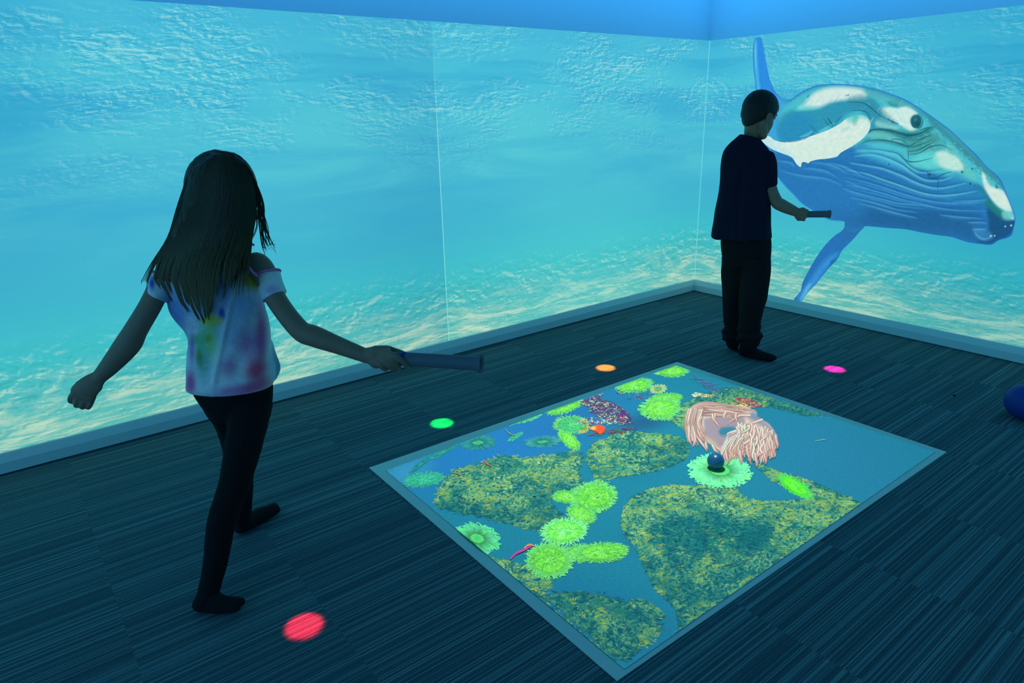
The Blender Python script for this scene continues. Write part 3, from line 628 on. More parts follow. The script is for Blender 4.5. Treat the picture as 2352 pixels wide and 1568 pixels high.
anemone(1362,1141,54,37,-8,120,**green)
anemone(1301,1140,34,16,0,60,**green)
anemone(1335,1180,36,22,20,70,**green)
anemone(1372,1142,44,30,-8,90,lift=.0008,**green)
anemone(1296,1220,54,32,-8,110,lift=.0004,body=(110,222,90),tip=(130,236,160),mid=(150,236,150))
anemone(1262,1286,54,42,0,130,lift=.0008,**green)
anemone(1330,1270,34,22,0,60,**green)
anemone(1378,1268,62,24,-2,110,lift=.0006,**green)
anemone(1411,1264,34,18,-6,60,lift=.0010,**green)
anemone(1096,1236,52,34,14,100,body=(70,190,90),tip=(96,222,160),ring=1,bend=1.2,w=.13)
anemone(1654,1080,70,38,3,130,body=(70,206,120),tip=(120,240,175),ring=1,bend=1.5,w=.13,lift=.0004,lab='curly pale green anemone under the ball')
anemone(1826,1116,46,18,32,90,body=(90,226,60),tip=(80,220,110),mid=(110,232,60),lift=.0006)

# the large pink anemone: a ring of broad pale folds with long wavy tentacles
g = Pic(onmat(.0030)); g.inc = 2.5e-6
Z5 = lambda L: [(1540+x/5.807, 860+y/5.807) for x, y in L]
g.patch(Z5([(190,560),(260,440),(420,385),(640,395),(860,430),(1130,470),(1180,560),(1320,650),(1410,780),(1430,930),(1340,1000),(1180,1040),(1000,1080),(850,1120),(720,1080),(640,1020),(540,950),(460,900),(360,860),(240,890),(200,780)]), 3.2,
  blobs((196,176,168), [(Z5([(430,600),(560,560),(760,500),(950,530),(1000,650),(950,800),(880,900),(700,980),(560,950),(470,860),(430,730)]), (136,124,140), 5, .95),
   (Z5([(640,760),(700,700),(860,700),(900,780),(700,820)]), (36,112,140), 4, .95), (Z5([(1000,560),(1180,560),(1400,740),(1440,900),(1340,800),(1200,700)]), (112,116,140), 8, .8),
   (Z5([(190,560),(330,430),(420,600),(420,800),(240,890)]), (214,206,196), 8, .8), (Z5([(360,800),(560,870),(640,1000),(460,920)]), (170,160,140), 6, .8), (Z5([(1080,480),(1200,520),(1180,600),(1060,560)]), (60,116,145), 6, .7)]), 0, 3.)
rnd = random.Random(3)
pk = [(232,212,204), (220,196,190), (238,224,214), (204,172,168), (204,222,208)]
def tent(P, w, c=None, c2=None, lf=None):
    g.stroke(Z5(P), w*1.15, rnd.choice([(140,104,112),(164,122,124)]), .0004+(lf or 0), .9, (.8, 1, .2), True, 4)
    g.stroke(Z5([(x-3, y-2) for x, y in P]), w*.80, c or rnd.choice(pk), .0005+(lf or 0), 1, (.8, 1, .12), True, 4, c2 or rnd.choice([(214,182,174), (188,138,134), (224,208,198)]))
# upper swept folds
for k in range(80):
    q = k/79; x0 = 250+q*60+rnd.uniform(-20,20); y0 = 560-q*130+rnd.uniform(-20,20)
    tent([(x0-20, y0+30), (x0+90, y0-30+rnd.uniform(-10,10)), (x0+330+rnd.uniform(-60,60), y0-30+rnd.uniform(-25,25)), (x0+560+q*240+rnd.uniform(-90,60), y0+20+rnd.uniform(-20,40))], 3.4, lf=k*.00001)
# left curtain
for k in range(64):
    q = k/63; x0 = 210+q*190+rnd.uniform(-12,12); y0 = 480+rnd.uniform(0,80)
    L = rnd.uniform(300, 400)-q*30
    tent([(x0+30, y0-30), (x0-4, y0+L*.35), (x0+10-q*4, y0+L*.7), (x0+24+q*60, y0+L*(1.0+.1*q))], 4.2, lf=.0004+k*.00001)
for P in ([(250,700),(250,850),(280,930)],[(320,760),(330,880),(296,966)],[(380,860),(440,940),(490,1026)],[(470,900),(480,960),(500,1000)],[(560,940),(600,1010),(640,1036)],[(420,560),(390,640),(430,740),(480,785)],[(400,540),(370,640),(400,740),(440,770)],[(600,520),(590,600),(630,660),(680,715)],[(560,520),(570,590),(600,640)],[(740,500),(710,560),(740,600)],[(1070,545),(930,545),(840,600),(755,670)],[(1230,598),(1140,630),(1050,655),(1000,660)],[(880,520),(870,570),(900,640)],[(900,640),(930,700),(960,750)],[(950,640),(980,700),(1000,750)],[(1300,715),(1260,770),(1200,800)],[(1080,660),(1110,720),(1160,770)]): tent(P, 4.6, (222,206,200), (196,150,148), .0010)
# lower right mass of hanging tentacles
for k in range(240):
    q = rnd.random(); x0 = 880+q*480; y0 = 640+q*60+rnd.uniform(0, 260); L = rnd.uniform(160, 290)
    x1 = x0+rnd.uniform(-60, 60)+(-120*(1-q)**2)
    y1 = min(y0+L, 1225-(max(0, x1-1150))*.55) if x1 > 700 else y0+L
    tent([(x0, y0), (x0+rnd.uniform(-25,25), y0+(y1-y0)*.35), (x1+rnd.uniform(-20,25), y0+(y1-y0)*.7), (x1+rnd.uniform(-8,22), y1)], 4.4, c=rnd.choice(pk+[(200,226,212)]), lf=.0008+k*.000004)
for k in range(80):
    q = rnd.random(); x0 = 700+q*220; y0 = 960-q*60+rnd.uniform(-30, 40)
    tent([(x0+60, y0-80), (x0+10, y0), (x0-20+rnd.uniform(-20,20), y0+80), (x0-10+rnd.uniform(-30,40), y0+rnd.uniform(120, 190))], 4.2, c=rnd.choice([(206,214,216), (196,190,200), (186,220,208), (226,206,190)]), lf=.0014+k*.000004)
for x, y in ((945,1200),(1040,1150),(1150,1230),(1270,1195),(1280,1120),(1335,1055),(1375,1075),(1425,990),(760,1200)):
    tent([(x-20, y-190), (x-12, y-110), (x+6, y-50), (x-4, y)], 5.2, (214,196,190), (186,130,126), .0018)
g.stroke(Z5([(690,822),(800,800),(920,795)]), 2.6, (150,150,200), .0022, .7, (.3,1,.2))
pink = g.build('sea_anemone', M['reef'], gp); pink['label'] = 'large pink anemone with long wavy tentacles'
# small reef details: speckled purple rock, orange sponge, red patch, purple slug, feathery weed
g = Pic(onmat(.0020)); g.inc = 1.5e-6; rnd = random.Random(11)
def speck(cx, cy, rx, ry, rot, n, cols, s=2.2, base=None):
    ca, sa = math.cos(math.radians(rot)), math.sin(math.radians(rot))
    if base: g.patch(clip_px([(cx+rx*math.cos(a)*ca-ry*math.sin(a)*sa, cy+rx*math.cos(a)*sa+ry*math.sin(a)*ca) for a in np.linspace(0, 2*math.pi, 16, endpoint=False)], 2.), 4, blobs(base, []), 0, 7.)
    for k in range(n):
        r = math.sqrt(rnd.random()); a = rnd.uniform(0, 6.283); x, y = rx*r*math.cos(a), ry*r*math.sin(a)
        U, V_ = cx+x*ca-y*sa, cy+x*sa+y*ca
        if inside_pic([(U, V_)])[0] < 3: continue
        b = rnd.uniform(0, 3.14); l = rnd.uniform(1.5, 4.5)
        g.stroke([(U, V_), (U+l*math.cos(b), V_+l*.5*math.sin(b)), (U+2*l*math.cos(b+.4), V_+l*math.sin(b+.4))], rnd.uniform(.5, 1)*s*.9, rnd.choice(cols), .0001*(k%4), .85, (.6,1,.4), True, 2)
pur = [(130,60,100),(96,56,120),(176,206,160),(190,214,180),(110,80,140),(70,150,140),(56,100,160),(140,60,84),(60,60,110)]
speck(1398,943,58,22,24,620,pur,2.,(66,56,112)); speck(1360,912,30,9,-30,220,pur,2.,(80,60,120)); speck(1385,965,60,10,-4,120,[(190,220,190),(120,180,180),(160,70,110)]); speck(1425,899,10,5,0,20,pur)
speck(1405,990,56,6,-8,90,[(150,40,70),(110,40,80),(90,120,60)]); speck(1470,905,30,14,0,60,[(50,110,170),(90,160,170),(150,60,90),(50,100,150)],1.6)
g.patch([(1352,985),(1368,974),(1384,976),(1392,984),(1380,998),(1366,990)], 2.5, blobs((206,80,50), [((1362,983,8,5,0), (226,180,90), .8, .9)]), .0006, 2)
speck(1716,922,34,8,14,150,[(170,70,90),(190,110,110),(150,60,80),(210,190,150)]); speck(1708,931,14,4,4,30,[(226,220,160),(230,200,120)])
speck(1608,906,16,4,4,36,[(220,220,170),(190,170,110),(230,236,210)]); speck(1628,908,8,4,0,20,[(160,170,110),(220,220,180)])
g.stroke([(1172,1284),(1186,1270),(1204,1262),(1222,1252)], 6, (170,70,140), .0006, 1, (.5,1,.6), False); g.stroke([(1204,1258),(1216,1250),(1228,1254)], 4, (200,130,90), .0007, 1, (.6,1,.5), False)
g.stroke([(1110,1056),(1118,1064),(1128,1070)], 3, (200,90,60), .0009, 1, (.5,1,.4), False); g.stroke([(1040,1086),(1052,1088),(1060,1092)], 2, (150,90,60), .0009, 1, (.5,1,.4), False)
g.stroke([(1160,985),(1172,996),(1190,1000)], 1.6, (150,170,70), .0006, 1, (.5,1,.4), False); speck(1232,1352,16,5,-20,26,[(200,210,90),(150,180,90)],1.6); speck(1560,1450,8,4,20,12,[(190,140,90),(90,110,190)])
for k in range(46):
    q = rnd.random(); x, y = 1584+q*56+rnd.uniform(-6,6), 862+q*34+rnd.uniform(-7,7); a = rnd.uniform(-.3, 1.3)
    g.stroke([(x, y), (x+12*math.cos(a), y+10*math.sin(a)), (x+rnd.uniform(18,34)*math.cos(a-.15), y+20*math.sin(a))], 1.5, rnd.choice([(90,116,176),(110,96,156),(76,150,180),(60,104,156)]), .0004, .42, (.4,1,.2), True, 3)
speck(1732,902,60,6,18,60,[(70,140,120),(90,150,110)],1.6)
g.stroke([(1690,1122),(1694,1110),(1690,1098)], 2.4, (90,150,120), .0004, .8); g.stroke([(1872,1012),(1886,1010),(1898,1008)], 1.4, (130,190,170), .0004, .8)
g.build('coral', M['reef'], gp)

# overhead projector whose beam covers just the picture on the mat
pl = lamp('reef_projector', 'SPOT', (mc[0]+.12, mc[1]+.22, 2.62), (0,0,-1), (1,1,1), 430, spot_size=math.radians(62), spot_blend=0., shadow_soft_size=.001)
pl.rotation_euler = (0, 0, 0)
L = pl.data; L.use_nodes = True; nt = L.node_tree; em = nt.nodes['Emission']
tc = nt.nodes.new('ShaderNodeTexCoord'); sx = nt.nodes.new('ShaderNodeSeparateXYZ'); nt.links.new(tc.outputs['Normal'], sx.inputs[0])
def lm(op, a, b):
    x = nt.nodes.new('ShaderNodeMath'); x.operation = op
    for i, q in enumerate((a, b)):
        if q is None: continue
        if isinstance(q, bpy.types.NodeSocket): nt.links.new(q, x.inputs[i])
        else: x.inputs[i].default_value = q
    return x.outputs[0]
hz = lm('DIVIDE', 2.62-MZ, lm('ABSOLUTE', sx.outputs[2], None))
bx = lm('ADD', lm('MULTIPLY', sx.outputs[0], hz), .12); by = lm('ADD', lm('MULTIPLY', sx.outputs[1], hz), .22)   # where the ray meets the mat, from its centre
mask = None
C4 = [fl(u, v, MZ)[:2]-mc for u, v in PICQ]
ctr = sum(C4)/4
for i in range(4):
    a, b = C4[i], C4[(i+1)%4]; e = b-a; nrm = np.array([-e[1], e[0]]); nrm /= np.linalg.norm(nrm)
    if nrm@(ctr-a) < 0: nrm = -nrm
    dd = lm('ADD', lm('ADD', lm('MULTIPLY', bx, float(nrm[0])), lm('MULTIPLY', by, float(nrm[1]))), float(-(nrm@a)))
    g_ = lm('GREATER_THAN', dd, .001)
    mask = g_ if mask is None else lm('MULTIPLY', mask, g_)
em.inputs['Color'].default_value = (.95, .92, .74, 1); nt.links.new(mask, em.inputs['Strength'])

# ------------------------------------------------------------------ solids that are fused into one skin
class Solid:
    def __init__(s): s.V = []; s.F = []
    def rings(s, R, cap=True):
        b = len(s.V); n = len(R[0])
        for r in R: s.V += [tuple(map(float, p)) for p in r]
        for i in range(len(R)-1):
            for k in range(n): s.F.append((b+i*n+k, b+i*n+(k+1)%n, b+(i+1)*n+(k+1)%n, b+(i+1)*n+k))
        if cap:
            s.F.append(tuple(b+k for k in range(n))[::-1]); e = b+(len(R)-1)*n; s.F.append(tuple(e+k for k in range(n)))
    def chain(s, pts, rad, flat=None, n=16, sub=5):
        """round tapering limb through pts; flat = (vector, ratio) squashes it along a direction"""
        P = [np.array(p, float) for p in pts]; rad = list(rad)
        if len(P) > 2:
            D = np.array([np.append(p, r) for p, r in zip(P, rad)]); Q = []
            N = len(D)
            for i in range(N-1):
                a, b, c, d = D[max(i-1,0)], D[i], D[i+1], D[min(i+2,N-1)]
                for k in range(sub):
                    q = k/sub; Q.append(.5*((2*b)+(-a+c)*q+(2*a-5*b+4*c-d)*q*q+(-a+3*b-3*c+d)*q**3))
            Q.append(D[-1]); Q = np.array(Q); P = [q[:3] for q in Q]; rad = [q[3] for q in Q]
        T = [P[min(i+1,len(P)-1)]-P[max(i-1,0)] for i in range(len(P))]; T = [t_/np.linalg.norm(t_) for t_ in T]
        # rounded ends
        caps = (-.95, -.8, -.5); A = []
        for q in caps: A.append((P[0]+T[0]*rad[0]*q, T[0], rad[0]*math.sqrt(1-q*q)))
        for p, t_, r in zip(P, T, rad): A.append((p, t_, r))
        for q in caps[::-1]: A.append((P[-1]-T[-1]*rad[-1]*q, T[-1], rad[-1]*math.sqrt(1-q*q)))
        u = np.cross(T[0], [.31,.2,.93]); u /= np.linalg.norm(u); R = []
        for p, t_, r in A:
            u = u-t_*(u@t_); u /= np.linalg.norm(u); w = np.cross(t_, u); ring = []
            for k in range(n):
                a = 2*math.pi*k/n; o_ = (u*math.cos(a)+w*math.sin(a))*r
                if flat is not None:
                    f = np.array(flat[0], float); f /= np.linalg.norm(f); o_ = o_-f*(o_@f)*(1-flat[1])
                ring.append(p+o_)
            R.append(ring)
        s.rings(R)
    def ball(s, c, a, b, d, n=20, m=12):
        """ellipsoid with half-axis vectors a, b, d"""
        c, a, b, d = (np.array(x, float) for x in (c, a, b, d)); R = []
        for i in range(1, m):
            th = math.pi*i/m; R.append([c+d*math.cos(th)+(a*math.cos(2*math.pi*k/n)+b*math.sin(2*math.pi*k/n))*math.sin(th) for k in range(n)])
        if np.cross(a, b)@d > 0: R = R[::-1]
        s.rings(R)
    def loft(s, rows, n=40, sub=6, squareness=1.0):
        """rows: (centre, halfwidth vector, halfdepth vector)"""
        D = np.array([np.concatenate(r) for r in rows]); N = len(D); Q = []
        for i in range(N-1):
            a, b, c, d = D[max(i-1,0)], D[i], D[i+1], D[min(i+2,N-1)]
            for k in range(sub):
                q = k/sub; Q.append(.5*((2*b)+(-a+c)*q+(2*a-5*b+4*c-d)*q*q+(-a+3*b-3*c+d)*q**3))
        Q.append(D[-1]); R = []
        for q in Q:
            c, a, b = q[:3], q[3:6], q[6:]; ring = []
            for k in range(n):
                th = 2*math.pi*k/n; x, y = math.cos(th), math.sin(th); e = squareness
                ring.append(c+a*math.copysign(abs(x)**e, x)+b*math.copysign(abs(y)**e, y))
            R.append(ring)
        s.rings(R)
    def fuse(s, name, mat, parent, voxel=.004, it=4, disp=None, paint=None):
        me = mesh('tmp', s.V, s.F); bm = bmesh.new(); bm.from_mesh(me)
        # make every shell face outwards
        bmesh.ops.recalc_face_normals(bm, faces=bm.faces); bm.to_mesh(me); bm.free()
        o = bpy.data.objects.new('tmp', me); COL.objects.link(o)
        m = o.modifiers.new('r', 'REMESH'); m.mode = 'VOXEL'; m.voxel_size = voxel; m.adaptivity = 0
        if it: m = o.modifiers.new('s', 'SMOOTH'); m.factor = .5; m.iterations = it
        dg = bpy.context.evaluated_depsgraph_get(); ev = o.evaluated_get(dg)
        out = bpy.data.meshes.new_from_object(ev); bpy.data.objects.remove(o); bpy.data.meshes.remove(me)
        out.name = name
        if disp is not None:
            out.update(); n = len(out.vertices); co = np.empty(n*3, np.float32); no = np.empty(n*3, np.float32)
            out.vertices.foreach_get('co', co); out.vertices.foreach_get('normal', no); co = co.reshape(-1,3); no = no.reshape(-1,3)
            co = co+no*disp(co, no)[:,None]; out.vertices.foreach_set('co', co.astype(np.float32).ravel()); out.update()
        if paint is not None:
            n = len(out.vertices); co = np.empty(n*3, np.float32); out.vertices.foreach_get('co', co); co = co.reshape(-1,3)
            c = paint(co.astype(float)); ca = out.color_attributes.new('paint', 'FLOAT_COLOR', 'POINT')
            ca.data.foreach_set('color', np.hstack([c, np.ones((n,1))]).astype(np.float32).ravel())
        r = link(name, out, mat, None)
        if parent is not None: r.parent = parent; r.matrix_parent_inverse = Matrix.Translation(-parent.location)
        return r
def vnoise(co, sc, seed=0.):
    return np.array([noise.noise(Vector((p[0]*sc[0]+seed, p[1]*sc[1]+seed, p[2]*sc[2]))) for p in co])
def attach(o, parent):
    o.parent = parent; o.matrix_parent_inverse = Matrix.Translation(-parent.location); return o
def row(uL, uR, v, d, ratio=.6, vR=None, back=0.):
    """horizontal-ish ring whose outline runs from (uL,v) to (uR,vR) at distance d"""
    a, b = at(uL, v, d), at(uR, v if vR is None else vR, d); c = (a+b)/2+HEAD*back; w = (b-a)/2
    return (c, w, HEAD*np.linalg.norm(w)*ratio)

# ------------------------------------------------------------------ clothing, skin and hair materials
def cloth(name, c, rough=.9, scale=900, sheen=.0):
    t = NT(name); tc = t.n('TexCoord'); nz = t.noise(tc.outputs['Object'], scale, 2, .5)
    cc = t.mix(t.math('MULTIPLY', nz, .35), (*c, 1), (*[x*.6 for x in c], 1))
    t.principled(cc, rough, .15, t.bump(nz, .0006, .5)); return t.m
M['leggings'] = cloth('black leggings', (.010,.010,.012)); M['trousers'] = cloth('black joggers', (.012,.012,.014))
M['socks'] = cloth('black socks', (.012,.012,.014)); M['tee'] = cloth('navy cotton', (.010,.013,.032)); M['pink'] = cloth('pink binding', (.80,.26,.46))
t = NT('skin'); tc = t.n('TexCoord'); nz = t.noise(tc.outputs['Object'], 40, 4, .6)
t.principled(t.mix(nz, (.25,.160,.105,1), (.31,.205,.140,1)), .55, .35, t.bump(t.noise(tc.outputs['Object'], 500, 2, .5), .0004, .3)); M['skin'] = t.m
t = NT('tie dye cotton'); a = t.n('Attribute', attribute_name='paint'); tc = t.n('TexCoord'); nz = t.noise(tc.outputs['Object'], 700, 2, .5); n4 = t.noise(tc.outputs['Object'], 55, 4, .6, 1.)
mx = t.n('VectorMath', operation='SCALE'); t.put(mx.inputs[0], a.outputs['Color']); t.put(mx.inputs['Scale'], t.math('ADD', .75, t.math('MULTIPLY', n4, .5)))
t.principled(mx.outputs[0], .9, .1, t.bump(nz, .0006, .4)); M['tiedye'] = t.m
def hair_mat(name, c0, c1, zc):
    t = NT(name); p = t.pos(); tc = t.n('TexCoord')
    nz = t.noise(t.comb(t.math('MULTIPLY', p[0], 160.), t.math('MULTIPLY', p[1], 160.), t.math('MULTIPLY', p[2], 6.)), 1., 3, .6)
    k = t.math('ADD', t.math('MULTIPLY', t.step(p[2], zc[0], zc[1]), .75), t.math('MULTIPLY', nz, .4), clamp=True)
    t.principled(t.mix(k, (*c0, 1), (*c1, 1)), .55, .3, t.bump(nz, .001, .5)); return t.m
M['longhair'] = hair_mat('long brown hair', (.016,.013,.009), (.15,.11,.045), (1.22, .90)); M['crop'] = hair_mat('short black hair', (.014,.012,.011), (.02,.017,.015), (2., 1.))
t = NT('grey foam'); tc = t.n('TexCoord'); t.principled((.11,.15,.18,1), .6, .3, t.bump(t.noise(tc.outputs['Object'], 600, 2), .0004, .3)); M['foam'] = t.m
t = NT('blue grip'); t.principled((.02,.05,.34,1), .6, .3); M['grip'] = t.m

def finger(S, pts, r0, r1): S.chain(pts, list(np.linspace(r0, r1, len(pts))), n=12, sub=4)
def tube_wand(name, a, b, r, label, grip, fl_=1.):
    """hollow soft tube from a (in the hand) to b (free end), with a slightly flared open mouth"""
    a, b = np.array(a), np.array(b); ax = (b-a)/np.linalg.norm(b-a); L = np.linalg.norm(b-a)
    u = np.cross(ax, UP); u /= np.linalg.norm(u); w = np.cross(ax, u)
    e = empty(name, a)
    P = [(0,.0001),(0,r*.78),(.004,r*.9),(.012,r*.93),(L*.45,r*.97),(L-.03,r),(L-.020,r*(1+.02*fl_)),(L-.010,r*(1+.14*fl_)),(L,r*(1+.45*fl_)),(L+.001,r*(1+.41*fl_)),(L-.004,r*1.06),(L-.02,r*.86),(L-.12,r*.84),(L-.12,.0001)]
    def lathe(nm, P, mat):
        V = []; n = 40
        for x, q in P:
            for k in range(n):
                t_ = 2*math.pi*k/n; sq = 1.0
                V.append(ax*x+(u*math.cos(t_)*sq+w*math.sin(t_)*1.08)*q)
        F = [(i*n+k, i*n+(k+1)%n, (i+1)*n+(k+1)%n, (i+1)*n+k) for i in range(len(P)-1) for k in range(n)]
        return link(nm, mesh(nm, V, F), mat, e)
    lathe('tube', P, M['foam'])
    if grip: lathe('grip_band', [(grip[0],r*.5),(grip[0],r*1.0),(grip[0]+.002,r*1.03),(grip[1],r*1.03),(grip[1]+.001,r*1.0),(grip[1]+.001,r*.5)], M['grip'])['label'] = 'blue band'
    return tag(e, label, 'tube')

# ------------------------------------------------------------------ the child in front: long hair, tie-dye top
g0 = fl(500, 1405); girl = empty('person', (g0[0], g0[1], 0))
tag(girl, 'person with long brown hair and tie-dye top walking with arms out, holding a grey tube', 'person')
S = Solid()
D0 = 1.86
hc = at(508, 440, D0); fwd = SIDE*.80+HEAD*.55-UP*.22; fwd /= np.linalg.norm(fwd); lat = np.cross(fwd, UP); lat /= np.linalg.norm(lat); upv = np.cross(lat, fwd)
S.ball(hc+upv*.005, fwd*.086, lat*.073, upv*.092)                                    # skull
S.ball(hc+fwd*.032-upv*.052, fwd*.052, lat*.054, upv*.062)                           # face
S.ball(hc+fwd*.058-upv*.098, fwd*.024, lat*.026, upv*.022)                           # chin
S.chain([hc+fwd*.075-upv*.025, hc+fwd*.098-upv*.052], [.008, .012])                  # nose
S.ball(hc+fwd*.078-upv*.080, fwd*.012, lat*.02, upv*.006); S.ball(hc+fwd*.078-upv*.089, fwd*.011, lat*.018, upv*.006)
for sg in (1, -1):
    S.ball(hc+fwd*.074+lat*sg*.028-upv*.018, fwd*.009, lat*.013, upv*.009); S.ball(hc+lat*sg*.074-upv*.03, fwd*.016, lat*.006, upv*.028)
S.chain([hc-upv*.06-fwd*.01, at(505, 545, D0), at(492, 600, 1.85)], [.042, .040, .048])  # neck
S.loft([row(440,560,578,1.86,.40), row(388,598,603,1.86,.36), row(400,595,640,1.865,.40), row(412,592,700,1.865,.45), row(462,600,790,1.865,.45), row(465,600,850,1.865,.45), row(462,600,905,1.865,.45)])
sL = [at(392,622,1.84), at(376,640,1.82), at(345,702,1.79), at(313,756,1.77), at(294,790,1.765), at(256,836,1.75), at(228,866,1.74)]
S.chain(sL, [.036,.030,.029,.030,.0335,.0265,.0195])
sR = [at(590,610,1.85), at(606,626,1.84), at(636,690,1.81), at(688,757,1.78), at(722,772,1.77), at(780,794,1.76), at(843,818,1.75)]
S.chain(sR, [.038,.034,.0285,.0285,.0300,.0245,.0200])
# left hand, loosely curled, seen from the back
def PL(u, v, dd=0.): return at(u, v, 1.735+dd)
S.chain([PL(230,864), PL(212,880), PL(196,896)], [.019,.028,.033], flat=(HEAD, .5))
S.chain([PL(214,884), PL(186,900)], [.026,.028], flat=(HEAD, .5)); S.chain([PL(176,898), PL(208,912)], [.015,.014])
for P in ([PL(176,896), PL(163,912,.004), PL(162,921,.02), PL(170,922,.035)], [PL(188,902), PL(176,922,.0), PL(175,931,.018), PL(182,930,.034)], [PL(200,906), PL(190,928,.0), PL(189,935,.016), PL(195,932,.032)], [PL(214,908), PL(208,926,.0), PL(203,935,.010), PL(204,934,.026)]): finger(S, P, .0088, .0066)
finger(S, [PL(200,880,.02), PL(188,900,.034), PL(184,915,.045)], .011, .008)
# right hand wrapped round the tube
TA, TB = at(900,822,1.742), at(1106,835.5,1.70); tax = (TB-TA)/np.linalg.norm(TB-TA); TR = .0182
def PR(u, v, dd=0.): return at(u, v, 1.742+dd)
S.chain([at(836,816,1.75), PR(852,817,.002), PR(870,818,.0)], [.0205,.026,.030], flat=(HEAD, .62))
S.chain([PR(862,808), PR(884,806,-.002)], [.018,.016]); S.chain([PR(864,830), PR(882,832,-.004)], [.020,.014])
finger(S, [PR(878,806,-.006), PR(900,814,-.028), PR(919,826,-.030), PR(935,839,-.018), PR(934,842,.000)], .0100, .0072)
finger(S, [PR(874,814,-.008), PR(890,822,-.029), PR(904,834,-.028), PR(916,844,-.012), PR(914,845,.004)], .0100, .0072)
finger(S, [PR(870,822,-.008), PR(882,829,-.024), PR(893,839,-.022), PR(902,846,-.008), PR(899,845,.008)], .0096, .0068)
finger(S, [PR(866,830,-.006), PR(873,837,-.016), PR(880,845,-.012), PR(886,849,.000)], .0090, .0066)
finger(S, [PR(868,804,.008), PR(888,800,.020), PR(906,805,.022), PR(924,810,.012)], .0105, .0074)
# legs inside the leggings
nearL = [(at(576,925,1.862),.058),(at(566,990,1.82),.054),(at(540,1105,1.79),.044),(at(510,1195,1.76),.040),(at(495,1290,1.74),.034),(at(478,1362,1.725),.029)]
farL = [(at(502,925,1.878),.046),(at(537,985,1.93),.047),(at(550,1070,2.02),.043),(at(553,1140,2.07),.038),(at(556,1195,2.10),.028)]
for Lg in (nearL, farL): S.chain([p for p, r in Lg], [r-.004 for p, r in Lg])
h1, t1 = fl(464,1402)+UP*.024, fl(538,1402)+UP*.022
h2, t2 = fl(556,1224)+UP*.024, fl(628,1180)+UP*.020
S.chain([at(478,1362,1.725), h1+(t1-h1)*.15, t1-(t1-h1)*.2], [.022,.012,.010]); S.chain([at(556,1195,2.10), h2+(t2-h2)*.15, t2-(t2-h2)*.2], [.022,.012,.010])
S.fuse('body', M['skin'], girl, .0033, 4)
# leggings
S = Solid(); S.chain([p for p, r in nearL], [r+.002 for p, r in nearL]); S.chain([p for p, r in farL], [r+.002 for p, r in farL])
S.loft([row(444,622,876,1.865,.44), row(441,627,893,1.862,.50), row(464,624,930,1.858,.54), row(494,616,966,1.86,.46)], n=36)
S.chain([at(499,915,1.862), at(512,950,1.885)], [.042,.042]); S.chain([at(590,925,1.855), at(585,950,1.84)], [.046,.046])
S.fuse('leggings', M['leggings'], girl, .004, 5, lambda co, no: .0016*vnoise(co, (22,22,30)))
for h_, t_, ank, nm, mid in ((h1, t1, at(479,1352,1.727), 'sock', None), (h2, t2, at(556,1188,2.098), 'sock', None)):
    S = Solid(); f = (t_-h_)/np.linalg.norm(t_-h_); m_ = h_+(t_-h_)*.55
    S.chain([ank, (ank+h_)/2+f*.006, h_+f*.01+UP*.01], [.031,.029,.029]); S.chain([h_, m_, t_], [.025,.029,.026], flat=(UP, .86)); S.chain([ank+f*.012-UP*.03, m_+UP*.012, t_], [.022,.024,.018])
    sd = np.cross(f, UP); S.chain([t_-sd*.014, t_+f*.018-sd*.012+UP*.001], [.016,.014]); S.chain([t_+sd*.014, t_+f*.006+sd*.016], [.015,.013])
    S.V = [(x, y, max(z, .002)) for x, y, z in S.V]
    S.fuse(nm, M['socks'], girl, .0035, 3)
# top
def dye(co):
    Q = toPx(co); side = ((co-at(510,750,1.85))@HEAD)
    base = (238,236,238)
    it = [((470,690,40,70,-15),(90,130,205),.9,.8), ((400,720,30,60,-20),(96,140,215),.9,.8), ((418,690,30,40,0),(120,150,215),.9,.6), ((510,722,9,18,0),(24,50,180),.6,1.), ((518,660,16,50,5),(70,110,200),.8,.7), ((500,640,22,30,0),(60,100,190),.8,.6),
      ((488,737,30,15,0),(225,215,20),.7,1.), ((482,722,10,40,0),(190,190,30),.8,.6), ((455,780,22,16,0),(120,190,110),.8,.7), ((482,780,24,50,0),(160,235,130),.9,.95), ((462,800,16,50,0),(110,225,170),.9,.8), ((480,778,9,10,0),(190,190,50),.8,.7), ((458,822,9,24,-6),(150,160,20),.7,.9),
      ((470,840,20,40,0),(110,190,170),.9,.7), ((580,612,36,44,20),(70,170,110),.9,.9), ((576,645,22,26,0),(190,205,30),.8,.95), ((548,665,20,30,0),(110,160,110),.8,.6), ((560,700,50,40,0),(120,160,215),.9,.7), ((540,760,50,60,20),(120,165,205),.9,.6),
      ((600,770,16,80,0),(215,90,160),.8,.85), ((575,790,36,44,10),(205,100,170),.9,.7), ((588,850,30,34,10),(235,60,110),.8,.9), ((525,842,24,28,0),(205,100,165),.9,.7), ((438,880,14,34,0),(235,90,160),.8,.9), ((441,800,7,40,0),(170,100,190),.8,.7),
      ((545,898,70,18,-8),(220,120,185),.8,.8), ((590,885,44,16,-20),(230,90,150),.8,.8), ((635,830,20,40,0),(110,170,210),.8,.6), ((349,650,8,18,0),(40,70,190),.8,.9), ((362,640,7,20,0),(150,190,90),.8,.7), ((370,690,18,10,0),(130,190,180),.8,.6), ((625,665,18,12,0),(190,120,200),.9,.6), ((630,688,24,10,-25),(230,120,170),.8,.7), ((480,908,40,6,8),(130,200,200),.7,.6), ((430,640,30,20,0),(170,90,150),.9,.6)]
    return blobs(base, it)(Q)
